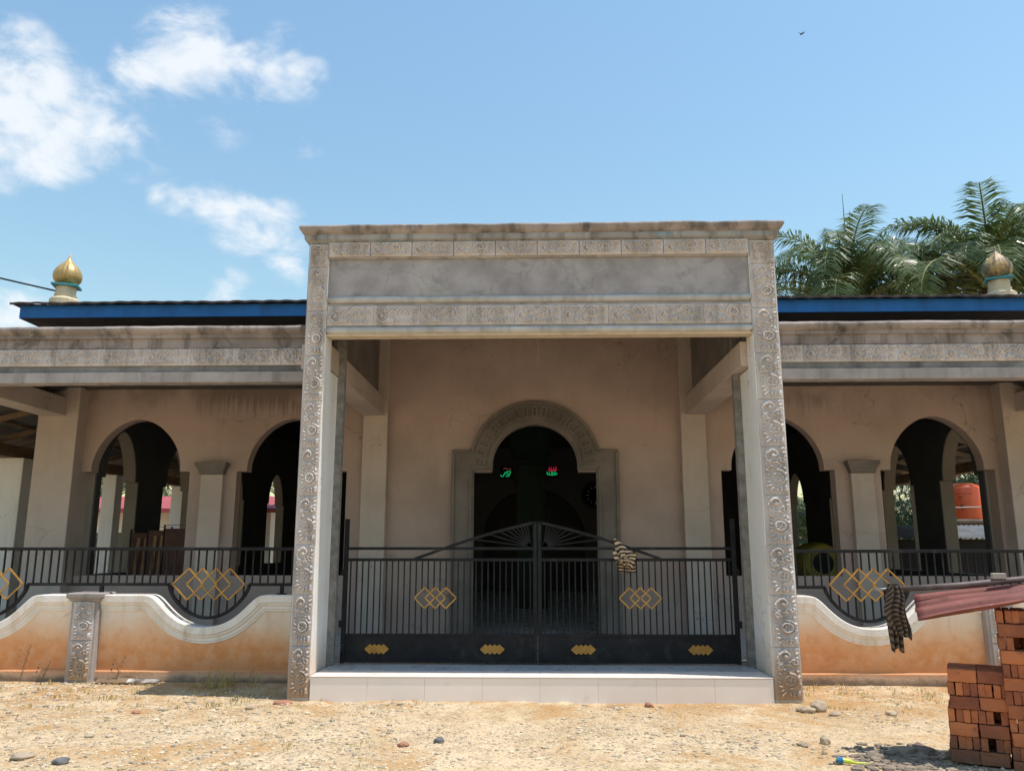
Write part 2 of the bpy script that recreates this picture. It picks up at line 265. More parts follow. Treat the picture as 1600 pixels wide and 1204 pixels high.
# ------------------------------------------------------------------ building helpers
WM = {}   # world matrix of each object built here
def adopt(o, parent):
    if parent is not None:
        o.parent = parent; o.matrix_parent_inverse = WM[parent.name].inverted()
def place(o, mat):
    WM[o.name] = mat.copy(); o.matrix_basis = mat
def tag(o, label=None, cat=None, group=None, kind=None):
    if label: o['label'] = label
    if cat: o['category'] = cat
    if group: o['group'] = group
    if kind: o['kind'] = kind
    return o
def thing(name, loc, label, cat, group=None):
    o = bpy.data.objects.new(name, None); col.objects.link(o); place(o, Matrix.Translation(loc)); o.empty_display_size = .2
    return tag(o, label, cat, group, 'thing')
class MB:
    def __init__(s): s.v = []; s.f = []
    def add(s, v, f):
        o = len(s.v); s.v += [tuple(p) for p in v]; s.f += [tuple(i + o for i in q) for q in f]; return s
    def box(s, x0, x1, y0, y1, z0, z1):
        return s.add([(x, y, z) for z in (z0, z1) for y in (y0, y1) for x in (x0, x1)], [(0,2,3,1),(4,5,7,6),(0,1,5,4),(2,6,7,3),(0,4,6,2),(1,3,7,5)])
    def obox(s, mat, sx, sy, sz):   # box centred on a matrix
        return s.add([mat @ Vector((x*sx/2, y*sy/2, z*sz/2)) for z in (-1,1) for y in (-1,1) for x in (-1,1)], [(0,2,3,1),(4,5,7,6),(0,1,5,4),(2,6,7,3),(0,4,6,2),(1,3,7,5)])
    def bar(s, a, b, w, d=None):    # square bar between two points in an X-Z plane; d = depth in y
        a, b = Vector(a), Vector(b); d = d or w; t = (b - a).normalized(); n = t.cross(Vector((0,1,0)))
        if n.length < 1e-4: n = Vector((1,0,0))
        n.normalize(); k = t.cross(n).normalized()
        v = [p + n*i*w/2 + k*j*d/2 for p in (a, b) for i, j in ((-1,-1),(1,-1),(1,1),(-1,1))]
        return s.add(v, [(0,1,2,3),(7,6,5,4),(0,4,5,1),(1,5,6,2),(2,6,7,3),(3,7,4,0)])
    def tube(s, pts, r, n=8, cap=True):
        pts = [Vector(p) for p in pts]; rs = r if isinstance(r, (list, tuple)) else [r]*len(pts); v = []; f = []; u = None
        for i, p in enumerate(pts):
            t = (pts[min(i+1, len(pts)-1)] - pts[max(i-1, 0)]).normalized()
            if u is None: u = t.orthogonal().normalized()
            u = (u - t*u.dot(t)).normalized(); w = t.cross(u)
            v += [p + (u*math.cos(2*math.pi*k/n) + w*math.sin(2*math.pi*k/n))*rs[i] for k in range(n)]
        for i in range(len(pts)-1):
            f += [(i*n+k, i*n+(k+1)%n, (i+1)*n+(k+1)%n, (i+1)*n+k) for k in range(n)]
        if cap: f += [tuple(range(n))[::-1], tuple(range((len(pts)-1)*n, len(pts)*n))]
        return s.add(v, f)
    def lathe(s, prof, c, n=24, rib=0., ribs=12):
        v = []; f = []
        for r, z in prof:
            for k in range(n):
                a = 2*math.pi*k/n; rr = r*(1 + rib*abs(math.sin(ribs*a/2)) - rib*.5); v.append((c[0]+rr*math.cos(a), c[1]+rr*math.sin(a), c[2]+z))
        m = len(prof)
        for i in range(m-1): f += [(i*n+k, i*n+(k+1)%n, (i+1)*n+(k+1)%n, (i+1)*n+k) for k in range(n)]
        f += [tuple(range(n))[::-1], tuple(range((m-1)*n, m*n))]
        return s.add(v, f)
    def rings(s, x0, x1, y0, y1, prof, step=.12, jit=.0, seed=0.):
        """stack of rectangles grown by an offset: a mitred moulding all round a block. prof = [(offset, z)]"""
        nx = max(1, int((x1-x0)/step)); ny = max(1, int((y1-y0)/step)) if jit else 1; v = []
        for k, (o, z) in enumerate(prof):
            X0, X1, Y0, Y1 = x0-o, x1+o, y0-o, y1+o; ring = []
            ring += [(X0+(X1-X0)*i/nx, Y0) for i in range(nx)] + [(X1, Y0+(Y1-Y0)*i/ny) for i in range(ny)]
            ring += [(X1-(X1-X0)*i/nx, Y1) for i in range(nx)] + [(X0, Y1-(Y1-Y0)*i/ny) for i in range(ny)]
            for x, y in ring:
                j = jit*noise.noise((x*3.1+seed, y*3, z*5)) + jit*.6*noise.noise((x*11+seed, y*9, z*9)); jz = jit*noise.noise((x*2.3+seed+40, y*2, z*.3)) + jit*.5*noise.noise((x*9+seed+40, y*2, z*3))
                v.append((x, y + j, z + jz))
        n = 2*(nx+ny); f = []
        for k in range(len(prof)-1): f += [(k*n+i, k*n+(i+1)%n, (k+1)*n+(i+1)%n, (k+1)*n+i) for i in range(n)]
        f += [tuple(range(n))[::-1], tuple(range((len(prof)-1)*n, len(prof)*n))]
        return s.add(v, f)
    def plate(s, loops, y0, y1, axis='Y'):
        """polygon with holes in (a, z), extruded between y0 and y1 (axis Y), or along X with a = y"""
        def P(a, z, d): return (a, d, z) if axis == 'Y' else (d, a, z)
        vs = [[Vector((a, z, 0)) for a, z in lp] for lp in loops]; tris = tessellate_polygon(vs); flat = [p for lp in loops for p in lp]; n = len(flat)
        v = [P(a, z, y0) for a, z in flat] + [P(a, z, y1) for a, z in flat]; f = []
        for t in tris: f += [tuple(t), tuple(i + n for i in t[::-1])]
        o = 0
        for lp in loops:
            k = len(lp); f += [(o+i, o+(i+1)%k, n+o+(i+1)%k, n+o+i) for i in range(k)]; o += k
        return s.add(v, f)
    def build(s, name, mat, parent=None, smooth=False, bevel=0., world=None, recalc=True):
        me = bpy.data.meshes.new(name); me.from_pydata(s.v, [], s.f); me.update()
        if recalc:
            import bmesh
            bm = bmesh.new(); bm.from_mesh(me); bmesh.ops.recalc_face_normals(bm, faces=bm.faces); bm.to_mesh(me); bm.free()
        me.materials.append(MT[mat] if isinstance(mat, str) else mat)
        if smooth: me.polygons.foreach_set('use_smooth', [True]*len(me.polygons))
        return link(name, me, parent, bevel, world)
def link(name, me, parent=None, bevel=0., world=None):
    o = bpy.data.objects.new(name, me); col.objects.link(o); place(o, world or Matrix()); adopt(o, parent)
    if bevel:
        b = o.modifiers.new('Bevel', 'BEVEL'); b.width = bevel; b.segments = 2; b.limit_method = 'ANGLE'; b.angle_limit = R(35)
    return o
def box(name, mat, parent, x0, x1, y0, y1, z0, z1, bevel=.008): return MB().box(x0, x1, y0, y1, z0, z1).build(name, mat, parent, bevel=bevel)
def TR(x, y, z): return Matrix.Translation((x, y, z))

# ------------------------------------------------------------------ carved tile (one mesh, shared)
TW, TH = .235, .54
def carved_tile_mesh(seed):
    vr = random.Random(seed); J = lambda a: vr.uniform(-a, a)
    nu, nv = 50, 112; W, H = 23.5, 54.
    gx, gy = np.meshgrid(np.linspace(0, W, nu), np.linspace(0, H, nv)); h = np.zeros_like(gx)
    def stroke(pts, w0, w1, hh, n=40, wm=None):
        nonlocal h
        P = np.array(pts, float) + np.array([J(.35), J(.35)]); hh = hh*(1+J(.22)); w0 *= 1+J(.15); w1 *= 1+J(.15); t = np.linspace(0, 1, len(P)); T = np.linspace(0, 1, n)
        if len(P) > 2:   # smooth through the points
            D = np.stack([np.interp(T, t, P[:, i]) for i in (0, 1)], 1)
            for _ in range(4): D[1:-1] = (D[:-2] + 2*D[1:-1] + D[2:])/4
        else: D = np.stack([np.interp(T, t, P[:, i]) for i in (0, 1)], 1)
        ww = np.interp(T, [0, .5, 1], [w0, wm if wm else (w0+w1)/2, w1])
        for (x, y), w in zip(D, ww):
            d2 = ((gx-x)**2 + (gy-y)**2)/(w*w); h = np.maximum(h, hh*np.sqrt(np.clip(1-d2, 0, 1))*min(1, w/1.1))
    def spiral(cx, cy, r0, r1, a0, turns, w0, w1, hh):
        a = np.linspace(0, 1, 60); stroke([(cx+(r0+(r1-r0)*k)*math.cos(a0+turns*2*math.pi*k), cy+(r0+(r1-r0)*k)*math.sin(a0+turns*2*math.pi*k)) for k in a], w0, w1, hh, 90)
    def leaf(x, y, ang, ln, w, bend=0., hh=2.):
        a = math.radians(ang); pts = []
        for k in np.linspace(0, 1, 6):
            aa = a + bend*k; pts.append((x+ln*k*math.cos(aa), y+ln*k*math.sin(aa)))
        stroke(pts, w*.55, w*.25, hh, 24, wm=w)
    spiral(10.8, 45.8, 4.9, 2.2, 3.0, -.85, 1.35, 1.1, 2.4); stroke([(10.6,45.0),(11.6,44.4)], 1.7, 1.5, 2.5, 4); stroke([(7.5,50.4),(12,52),(17,50.5),(20,47.5)], .8, .7, 1.7, 40); stroke([(15.6,41.5),(17.6,43.6),(20.6,44)], .8, .6, 1.7, 24); stroke([(3,31.5),(8,29),(12,29.5),(17.5,28.8),(20.5,25)], .8, .7, 1.7, 40)
    stroke([(5.2,48),(3.8,43),(5.5,38.5),(10,36),(14.5,36.5),(17.5,33)], 1.0, 1.1, 1.9, 60)
    spiral(6.2, 34.2, 3.0, .8, 1.2, 1.2, 1.0, 1.2, 2.0); spiral(18.5, 38.2, 3.4, .8, 2.8, -1.1, .9, 1.2, 2.0)
    for x, y, a, l, w, bd in [(17.5,50.5,20,4.2,1.3,.4),(18.3,47,-5,4,1.3,.4),(18.8,43.6,-25,3.6,1.2,.3),(3.2,51.5,60,2,1,.2),(8,51,20,5,1.1,-.5),(14.5,31,-20,5,1.3,.6),(19.5,31.5,-60,4,1.1,-.4),(12.5,40,-70,3.6,1.,.4),
                              (6.5,30,150,4.6,1.3,-.6),(6.2,26,160,4.6,1.3,-.6),(6,22,165,4.4,1.3,-.6),(6.2,18,170,4.4,1.3,-.6),(6.8,14,185,4.6,1.3,-.6),(8,10.5,205,5,1.4,-.4),(10,8.5,235,5.5,1.4,-.3),(13,8,262,5.4,1.4,.2),(15.5,9,290,5,1.2,.3)]:
        leaf(x, y, a, l, w, bd, 2.0)
    for x, y, a, l, w, bd in [(20.5,53,200,3.5,1.2,.3),(4.2,46,250,4.5,1.3,.4),(9.2,39.2,200,3.4,1.2,.5),(20.6,35.4,120,3.2,1.2,-.5),(10.4,31.5,160,3.4,1.2,.5),(21,27.5,100,3.6,1.2,.4),(21.4,22,80,3.4,1.1,.2),(20.6,15,60,4,1.2,.4),(3,7.5,70,4,1.2,.4),(5.4,3.4,40,4,1.3,.4),(17,3.4,120,3.4,1.2,.4),(2.6,39.5,300,3,1.1,.4)]:
        leaf(x, y, a, l, w, bd, 2.2)
    a = np.linspace(0, 2*math.pi, 50); stroke([(13.6+4.7*math.cos(q), 19.8+4.7*math.sin(q)) for q in a], 1.15, 1.15, 2.1, 80)
    for k in range(6): stroke([(13.6+2.4*math.cos(k*1.047), 19.8+2.4*math.sin(k*1.047)), (13.6+3.4*math.cos(k*1.047), 19.8+3.4*math.sin(k*1.047))], 1.25, 1.0, 1.9, 6)
    stroke([(13.6,19.8),(13.7,19.8)], 1.2, 1.2, 2.3, 3)
    a = np.linspace(-1.7, 1.5, 30); stroke([(13.6+7.6*math.cos(q), 19.8+7.8*math.sin(q)) for q in a], .9, 1.5, 2.1, 60)
    stroke([(20.3,4.2),(20.3,8.6)], 1.7, 1.7, 2.4, 12)
    h = h*(1-np.clip(np.vectorize(lambda x, y: noise.noise((x*.13+seed*9, y*.13, 7)))(gx, gy)*1.2-.25, 0, .5)) + .28*np.vectorize(lambda x, y: noise.noise((x*.5, y*.5, 3+seed)))(gx, gy) + .12*np.vectorize(lambda x, y: noise.noise((x*1.3, y*1.3, 3+seed)))(gx, gy)
    e = np.minimum(np.minimum(gx, W-gx), np.minimum(gy, H-gy)); h = h*np.clip((e-.15)/.7, 0, 1) + np.clip(e/.35, 0, 1)*.35
    v = [((gx[j,i]-W/2)/100, -h[j,i]*.0128, gy[j,i]/100) for j in range(nv) for i in range(nu)]
    f = [(j*nu+i, j*nu+i+1, (j+1)*nu+i+1, (j+1)*nu+i) for j in range(nv-1) for i in range(nu-1)]
    # closed sides and back
    edge = [i for i in range(nu)] + [j*nu+nu-1 for j in range(1, nv)] + [(nv-1)*nu+i for i in range(nu-2, -1, -1)] + [j*nu for j in range(nv-2, 0, -1)]
    o = len(v); v += [(v[i][0], .02, v[i][2]) for i in edge]; k = len(edge)
    f += [(edge[(q+1)%k], edge[q], o+q, o+(q+1)%k) for q in range(k)] + [tuple(range(o, o+k))]
    me = bpy.data.meshes.new('carved_tile'); me.from_pydata(v, [], f); me.materials.append(MT['tile'])
    me.polygons.foreach_set('use_smooth', [True]*((nu-1)*(nv-1)) + [False]*(k+1)); me.update(); return me
TILES = [carved_tile_mesh(k) for k in range(5)]
def tile_up(parent, cx, y, z0, w, hgt): return link('carved_tile', TILES[random.randrange(5)], parent, world=TR(cx, y, z0) @ Matrix.Diagonal((w/TW, 1, hgt/TH, 1)))
def tile_flat(parent, x0, y, zc, ln, hgt):   # lying on its side, from x0 to x0+ln
    return link('carved_tile', TILES[random.randrange(5)], parent, world=TR(x0+ln, y, zc) @ Matrix.Rotation(R(-90), 4, 'Y') @ Matrix.Diagonal((hgt/TW, 1, ln/TH, 1)))

# ------------------------------------------------------------------ ground
def ground():
    def axis(lo, hi, step, far):
        a = list(np.arange(lo, hi+1e-6, step)); d = step
        b, c = [lo], [hi]
        while b[-1] > -far: d *= 1.35; b.append(b[-1]-d)
        d = step
        while c[-1] < far: d *= 1.35; c.append(c[-1]+d)
        return b[:0:-1] + a + c[1:]
    xs = axis(-8, 8, .06, 700); ys = axis(-5, 1.3, .05, 700); v = []
    for y in ys:
        for x in xs:
            z = 0.
            if abs(x) < 12 and -9 < y < 2:
                z = .035*noise.noise((x*.5, y*.5, 1)) + .02*noise.noise((x*1.7, y*1.7, 5)) + .012*noise.noise((x*5, y*5, 9)) + .006*noise.noise((x*13, y*13, 2)) - .012
                if y > .2: z = z*(1-min(1, (y-.2)/.8)*.6)
            v.append((x, y, z))
    n = len(xs); f = [(j*n+i, j*n+i+1, (j+1)*n+i+1, (j+1)*n+i) for j in range(len(ys)-1) for i in range(n-1)]
    o = MB().add(v, f).build('ground', 'ground', smooth=True, recalc=False); return tag(o, 'dry cream gravelly earth with orange patches', 'ground', kind='structure')
ground()
def gz(x, y): return .035*noise.noise((x*.5, y*.5, 1)) + .02*noise.noise((x*1.7, y*1.7, 5)) + .012*noise.noise((x*5, y*5, 9)) - .012

# ------------------------------------------------------------------ mosque hall
def arch_loop(c, hw_low, hw, z0, zs, za, p=1.8, q=.56, n=22):
    pts = [(c-hw_low, z0), (c-hw_low, zs), (c-hw, zs)]
    for k in range(1, 2*n):
        a = math.pi*(1 - k/(2*n)); x = math.cos(a); zz = (1-abs(x)**p)**q; pts.append((c+hw*x, zs+.06+(za-zs-.06)*zz))
    return pts + [(c+hw, zs), (c+hw_low, zs), (c+hw_low, z0)]
HX = 7.5
hall = thing('mosque_hall', (0, 4, 0), 'tan rendered mosque hall with arched openings behind the verandah', 'building')
door_lp = [(.02-1.0, .24), (.02-1.0, 2.78), (.02-.70, 2.78)] + [(.02+.70*math.cos(a), 2.86+.70*math.sin(a)) for a in np.linspace(math.pi, 0, 33)] + [(.02+.70, 2.78), (.02+1.0, 2.78), (.02+1.0, .24)]
holes = [arch_loop(c, .9, .735, 1.15, 2.8, 3.66) for c in (-6.5, -3.93, 3.9, 6.42)]
MB().plate([[(-HX, 0), (-1-.02+.04, 0)] + [(door_lp[0][0], 0)] + door_lp + [(door_lp[-1][0], 0), (HX, 0), (HX, 5.15), (-HX, 5.15)]] + holes, 4.05, 4.27).build('front_wall', 'wall', hall)
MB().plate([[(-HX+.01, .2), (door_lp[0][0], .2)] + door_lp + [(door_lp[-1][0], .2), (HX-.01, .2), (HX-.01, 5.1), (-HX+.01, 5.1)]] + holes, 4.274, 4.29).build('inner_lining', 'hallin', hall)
ysp = [(4.45, 5.75), (6.75, 8.2), (9.85, 11.3), (13.1, 14.6)]
for s in (-1, 1):
    lp = [arch_loop((a+b)/2, (b-a)/2, (b-a)/2-.12, 1.15, 2.75, 3.6, n=12) for a, b in ysp]
    MB().plate([[(4.274, 0), (17, 0), (17, 5.15), (4.274, 5.15)]] + lp, s*HX, s*(HX-.22), 'X').build('side_wall', 'sidewall', hall)
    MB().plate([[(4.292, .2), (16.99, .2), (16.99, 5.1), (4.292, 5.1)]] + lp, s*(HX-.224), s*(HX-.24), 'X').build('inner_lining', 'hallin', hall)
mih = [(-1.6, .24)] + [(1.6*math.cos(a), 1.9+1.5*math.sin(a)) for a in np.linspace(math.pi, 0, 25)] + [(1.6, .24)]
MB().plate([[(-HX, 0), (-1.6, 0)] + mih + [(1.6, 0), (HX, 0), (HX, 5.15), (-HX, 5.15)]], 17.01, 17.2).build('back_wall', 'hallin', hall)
MB().box(-2, 2, 18.2, 18.4, 0, 4).box(-2, -1.7, 17.2, 18.2, 0, 4).box(1.7, 2, 17.2, 18.2, 0, 4).box(-2, 2, 17.2, 18.4, 4, 4.2).build('prayer_niche', 'hallin', hall)
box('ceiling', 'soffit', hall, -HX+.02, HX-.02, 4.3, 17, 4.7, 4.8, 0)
box('floor', 'floor', hall, -HX+.23, HX-.23, 4.0, 17, .1, .245, 0)
MB().lathe([(.36, 0), (.36, 3.2), (.40, 3.22), (.40, 3.28), (.36, 3.3), (.42, 3.4), (.5, 3.5), (.5, 4.45)], (-.06, 9.93, .25), 32).build('pillar', 'green', hall, smooth=False)
# pilasters
for s in (-1, 1):
    box('pilaster', 'pil', hall, s*2.56-.2, s*2.56+.2, 3.9, 4.055, .24, 5.1, .012)
    box('pilaster', 'pil', hall, (s*7.72)-.33, (s*7.72)+.33, 3.78, 4.3, .0, 4.158, .012)
    c = s*5.2
    pl = box('pilaster', 'pil', hall, c-.18, c+.18, 3.96, 4.055, .24, 2.76, .01)
    MB().rings(c-.18, c+.18, 3.93, 4.05, [(.0, 2.74), (.02, 2.755), (.02, 2.79), (.06, 2.87), (.075, 2.885), (.075, 2.935), (.0, 2.94)], .1).build('capital', 'doorsur', pl, bevel=.004)
# door surround
def surround():
    c = .02
    arc = lambda r, a0, a1, n=30: [(c+r*math.cos(a), 2.86+r*math.sin(a)) for a in np.linspace(a0, a1, n)]
    a_s = math.asin((3.13-2.86)/1.07)
    outer = [(c-1.34, .25), (c-1.34, 3.13)] + arc(1.07, math.pi-a_s, a_s) + [(c+1.34, 3.13), (c+1.34, .25)]
    inner = [(c+.98, .25), (c+.98, 2.80), (c+.68, 2.80)] + arc(.68, 0, math.pi) + [(c-.68, 2.80), (c-.98, 2.80), (c-.98, .25)]
    o = MB().plate([outer + inner], 3.975, 4.06).build('door_surround', 'doorsur', hall, bevel=.008)
    for pts in ([(c-1.31, .3), (c-1.31, 3.10), (c-1.05, 3.10)], [(c+1.31, .3), (c+1.31, 3.10), (c+1.05, 3.10)], [(c-1.03, .3), (c-1.03, 2.85), (c-.73, 2.85)] + arc(.73, math.pi, 0, 26) + [(c+.73, 2.85), (c+1.03, 2.85), (c+1.03, .3)], arc(1.04, math.pi-a_s, a_s)):
        m = MB()
        for a, b in zip(pts[:-1], pts[1:]): m.bar((a[0], 3.965, a[1]), (b[0], 3.965, b[1]), .034, .05)
        m.build('bead_moulding', 'doorsur', o)
    for k in range(19):
        a = math.pi*(k+.5)/19; r0, r1, hw = .80, .975, .043
        rad = Vector((math.cos(a), 0, math.sin(a))); tan = Vector((-math.sin(a), 0, math.cos(a))); O = Vector((c, 3.98, 2.86)); m = MB()
        def P(r, w, y): return O + rad*r + tan*w + Vector((0, y, 0))
        m.v = [P(r0,-hw,0), P(r1,-hw,0), P(r1,hw,0), P(r0,hw,0), P(r0,-hw,-.045), P(r1,-hw,-.045), P(r1,hw,-.045), P(r0,hw,-.045), P(r0+.025,-hw+.018,-.045), P(r1-.025,-hw+.018,-.045), P(r1-.025,hw-.018,-.045), P(r0+.025,hw-.018,-.045),
               P(r0+.035,-hw+.024,-.002), P(r1-.035,-hw+.024,-.002), P(r1-.035,hw-.024,-.002), P(r0+.035,hw-.024,-.002)]
        for b in (0, 4, 8): m.f += [(b+i, b+(i+1)%4, b+4+(i+1)%4, b+4+i) for i in range(4)]
        m.f += [(12,13,14,15)]; m.build('arch_block', 'doorsur', o)
surround()
# upper wall, eave, roof
for s in (-1, 1): box('upper_wall', 'tealwall', hall, min(s*2.9, s*(HX+.02)), max(s*2.9, s*(HX+.02)), 4.03, 4.045, 4.25, 5.14, 0)
EX = 8.28
MB().plate([[(-EX, 5.21), (EX, 5.21), (EX, 5.42), (-EX, 5.42)]], 3.35, 3.38).build('eave_board', 'blue', hall, bevel=.004)
for s in (-1, 1): MB().box(s*EX-.015, s*EX+.015, 3.385, 17.5, 5.21, 5.42).build('eave_board', 'blue', hall)
MB().add([(-EX+.02, 3.4, 5.22), (EX-.02, 3.4, 5.22), (HX-.1, 4.1, 5.10), (-HX+.1, 4.1, 5.10), (-EX+.02, 17.5, 5.22), (-HX+.1, 17, 5.10), (EX-.02, 17.5, 5.22), (HX-.1, 17, 5.10)], [(0,1,2,3), (0,3,5,4), (1,6,7,2)]).build('soffit', 'soffit', hall)
def roof():
    m = MB(); rows = 26; nx = 440; W = EX+.12
    for j in range(rows):
        t = j/(rows-1); y = 3.27 + t*7.2; zb = 5.435 + t*7.2*math.tan(R(14))
        hw = W - t*7.0
        for i in range(nx+1):
            x = -hw + 2*hw*i/nx; m.v.append((x, y - .015*abs(math.sin(x*5)), zb + .016*abs(math.sin(x*math.pi/.27)) + .01*noise.noise((x*1.5, y, 0))))
    n = nx+1; m.f = [(j*n+i, j*n+i+1, (j+1)*n+i+1, (j+1)*n+i) for j in range(rows-1) for i in range(nx)]
    o = len(m.v); m.v += [(x, y+.004, z-.035) for x, y, z in m.v[:n]]; m.f += [(i+1, i, o+i, o+i+1) for i in range(nx)]
    for s in (-1, 1): m.add([(s*W, 3.27, 5.43), (s*(W-7.0), 10.47, 5.43+7.2*math.tan(R(14))), (s*W, 17.6, 5.43)], [(0,1,2)])
    m.add([(-W, 17.6, 5.43), (W, 17.6, 5.43), (W-7, 10.47, 7.225), (-W+7, 10.47, 7.225)], [(0,1,2,3)])
    m.build('roof', 'rooftile', hall, recalc=False)
roof()
def finial(cx, cy, z0, mat, rot):
    f = MB().lathe([(.17, -.2), (.235, -.15), (.235, .03), (.20, .06), (.165, .075), (.165, .10)], (cx, cy, z0), 24).build('finial', 'cream', hall, smooth=False)
    MB().lathe([(.165, .10), (.172, .11), (.172, .13), (.155, .14), (.155, .26), (.14, .275)], (cx, cy, z0), 28).build('neck', 'cream', f)
    MB().obox(TR(cx, cy, z0+.285) @ Matrix.Rotation(R(rot), 4, 'Z') @ Matrix.Rotation(R(4), 4, 'X'), .40, .40, .035).build('collar', 'teal', f, bevel=.006)
    prof = [(.10, .30), (.165, .33), (.205, .385), (.22, .45), (.21, .52), (.175, .59), (.125, .65), (.075, .70), (.042, .74), (.022, .78), (.012, .82), (.004, .86)]
    MB().lathe(prof, (cx, cy, z0), 72, .05, 16).build('onion_dome', mat, f, smooth=True)
finial(-7.80, 3.75, 5.58, 'dome', 20); finial(7.56, 3.75, 5.56, 'domegrime', -25)
# side verandahs: columns, canopy with rafters
for s in (-1, 1):
    for y in ((5.75, 9.35, 12.9, 16.4) if s < 0 else (7.1, 10.95, 14.8)):
        xc = s*(9.62 if s < 0 else 9.32); wd = .26 if y < 6 else .155; box('verandah_column', 'white', hall, xc-wd, xc+wd, y-.16, y+.16, 0, 3.2, .012)
    MB().box(s*9.62-.12, s*9.62+.12, 4.6, 17, 3.2, 3.42).build('verandah_beam', 'timber', hall)
    m = MB(); n = 300
    for y, in [(1.45+15.8*i/n,) for i in range(n+1)]:
        w = .012*math.sin(y*2*math.pi/.12); m.v += [(s*7.6, y, 4.12+w), (s*10.6, y, 3.35+w)]
    m.f = [(2*i, 2*i+1, 2*i+3, 2*i+2) for i in range(n)]; m.build('canopy_sheet', 'zincdark', hall, recalc=False)
    for y in np.arange(1.8, 17, 1.2): MB().bar((s*7.55, y, 4.06), (s*10.5, y, 3.30), .09, .05).build('rafter', 'timber' if s < 0 else 'timberpale', hall)
    for x in (8.3, 9.1): MB().box(s*x-.025, s*x+.025, 1.5, 17, 4.095-(x-7.55)*.2567-.02, 4.095-(x-7.55)*.2567+.02).build('batten', 'timberpale' if s > 0 else 'timber', hall)
    box('verandah_floor', 'concrete', hall, s*8.75-1.25, s*8.75+1.25, 4.3, 17, .0, .2, 0)

# ------------------------------------------------------------------ verandah wings (parapet fascia, beams, ceiling)
for s, nm in ((-1, 'left'), (1, 'right')):
    a, b = (-13.0, -2.68) if s < 0 else (2.86, 13.0)
    w = thing('verandah_front', ((a+b)/2, 1.3, 3.68), 'grey weathered parapet with carved frieze on the verandah %s of the entrance' % nm, 'parapet')
    MB().rings(a, b, 1.2, 1.40, [(-.004, 3.70), (.0, 3.71), (.0, 3.835)], .15, .004, s*7).build('lower_band', 'concrete', w)
    MB().rings(a, b, 1.235, 1.40, [(0, 3.836), (0, 3.925)], .15, .004, s*5).build('groove_band', 'groove', w)
    MB().rings(a, b, 1.225, 1.40, [(0, 3.926), (0, 4.155)], .15, .0).build('frieze_band', 'concrete', w)
    x = b-.02 if s < 0 else a+.02
    for k in range(16 if s < 0 else 14):
        x0 = x-.6*(k+1) if s < 0 else x+.6*k
        tile_flat(w, x0+.0005, 1.215, 4.04, .599, .228)
    MB().rings(a, b, 1.20, 1.40, [(-.003, 4.157), (0, 4.16), (0, 4.275), (.0, 4.28), (.035, 4.285), (.035, 4.33), (.045, 4.335)], .1, .005, s*3).build('upper_band', 'cornice', w)
    MB().rings(a, b, 1.20, 1.40, [(.045, 4.336), (.085, 4.365), (.095, 4.385), (.097, 4.40), (.092, 4.418), (.078, 4.434), (.06, 4.442), (.0, 4.445)], .07, .008, s*2).build('cornice', 'cornice', w, smooth=False)
    MB().box(a, b, 1.41, 4.04, 4.16, 4.22).build('ceiling_slab', 'zincdark', w)
    for c in ((7.8,) if True else ()): box('beam', 'pil', w, s*c-.2, s*c+.2, 1.42, 3.775, 3.68, 3.98, .01)
    box('floor_slab', 'floor', w, min(s*2.5, s*9), max(s*2.5, s*9), 1.29, 4.04, .02, .24, 0)

# ------------------------------------------------------------------ entrance portal
PX0, PX1 = -2.645, 2.815; IX0, IX1 = -2.41, 2.52
por = thing('entrance_portal', (.085, .4, 0), 'tall grey entrance portal framed with carved floral concrete tiles', 'portal')
for s, x0, x1 in ((-1, PX0, IX0), (1, IX1, PX1)):
    cl = MB().rings(x0, x1, .022, .32, [(0, -.05), (0, 5.12)], .1).build('column', 'white', por, bevel=.006)
    cxm = (x0+x1)/2; w = x1-x0; z = .02; k = 0
    while z < 5.05:
        hgt = min(.535, 5.11-z); tile_up(cl, cxm + .003*math.sin(k*2.3), .012, z, w-.012, hgt-.006); z += .535; k += 1
    # outer rough cement edge beside the tiles
    xo = x0-.002 if s < 0 else x1+.002
    MB().rings(xo-.006, xo+.006, .03, .32, [(0, 0), (0, 5.1)], .1, .004, s).build('rough_edge', 'concrete', cl)
    y0 = .325; ib = IX0-.02 if s < 0 else IX1+.02; ob = x0+.02 if s < 0 else x1-.02
    box('rear_post', 'white', por, min(ib, ob), max(ib, ob), y0, 1.19, 0, 3.665, .012)
    js = (ib-.02, ib+.085) if s < 0 else (ib-.085, ib+.02)
    MB().rings(js[0], js[1], .765, .86, [(0, .24), (0, 1.), (0, 1.8), (0, 2.5), (0, 3.2), (0, 4.3)], .05, .012, 9*s).build('jamb_strip', 'rough', por)
    box('beam', 'pil', por, *((IX0-.36, IX0-.012) if s < 0 else (IX1+.012-.09, IX1+.27)), .325, 3.895, 3.68, 3.98, .01)
    box('side_wall', 'doorsur', por, *((IX0-.22, IX0-.12) if s < 0 else (IX1+.05, IX1+.15)), .33, 4.04, 3.985, 5.05, 0)
lin = box('lintel', 'concrete', por, IX0+.003, IX1-.003, .05, .21, 4.03, 5.12, 0)
box('soffit', 'beige', por, IX0+.004, IX1-.004, .03, .20, 3.998, 4.025, .006)
MB().plate([[(IX0+.03, 4.47), (IX1-.03, 4.47), (IX1-.03, 4.93), (IX0+.03, 4.93)]], .036, .05).build('plain_panel', 'panel', por)
n = 9; ln = (IX1-IX0-.01)/n
fr = MB().rings(IX0+.005, IX1-.005, .032, .06, [(0, 4.10), (0, 4.385)], .2).build('lower_frieze', 'concrete', por)
for k in range(n): tile_flat(fr, IX0+.006+ln*k, .022, 4.238, ln-.001, .24)
fr = MB().rings(IX0+.005, IX1-.005, -.0, .05, [(-.012, 4.93), (0, 4.942), (0, 5.12)], .2).build('upper_frieze', 'concrete', por)
n = 10; ln = (IX1-IX0-.01)/n
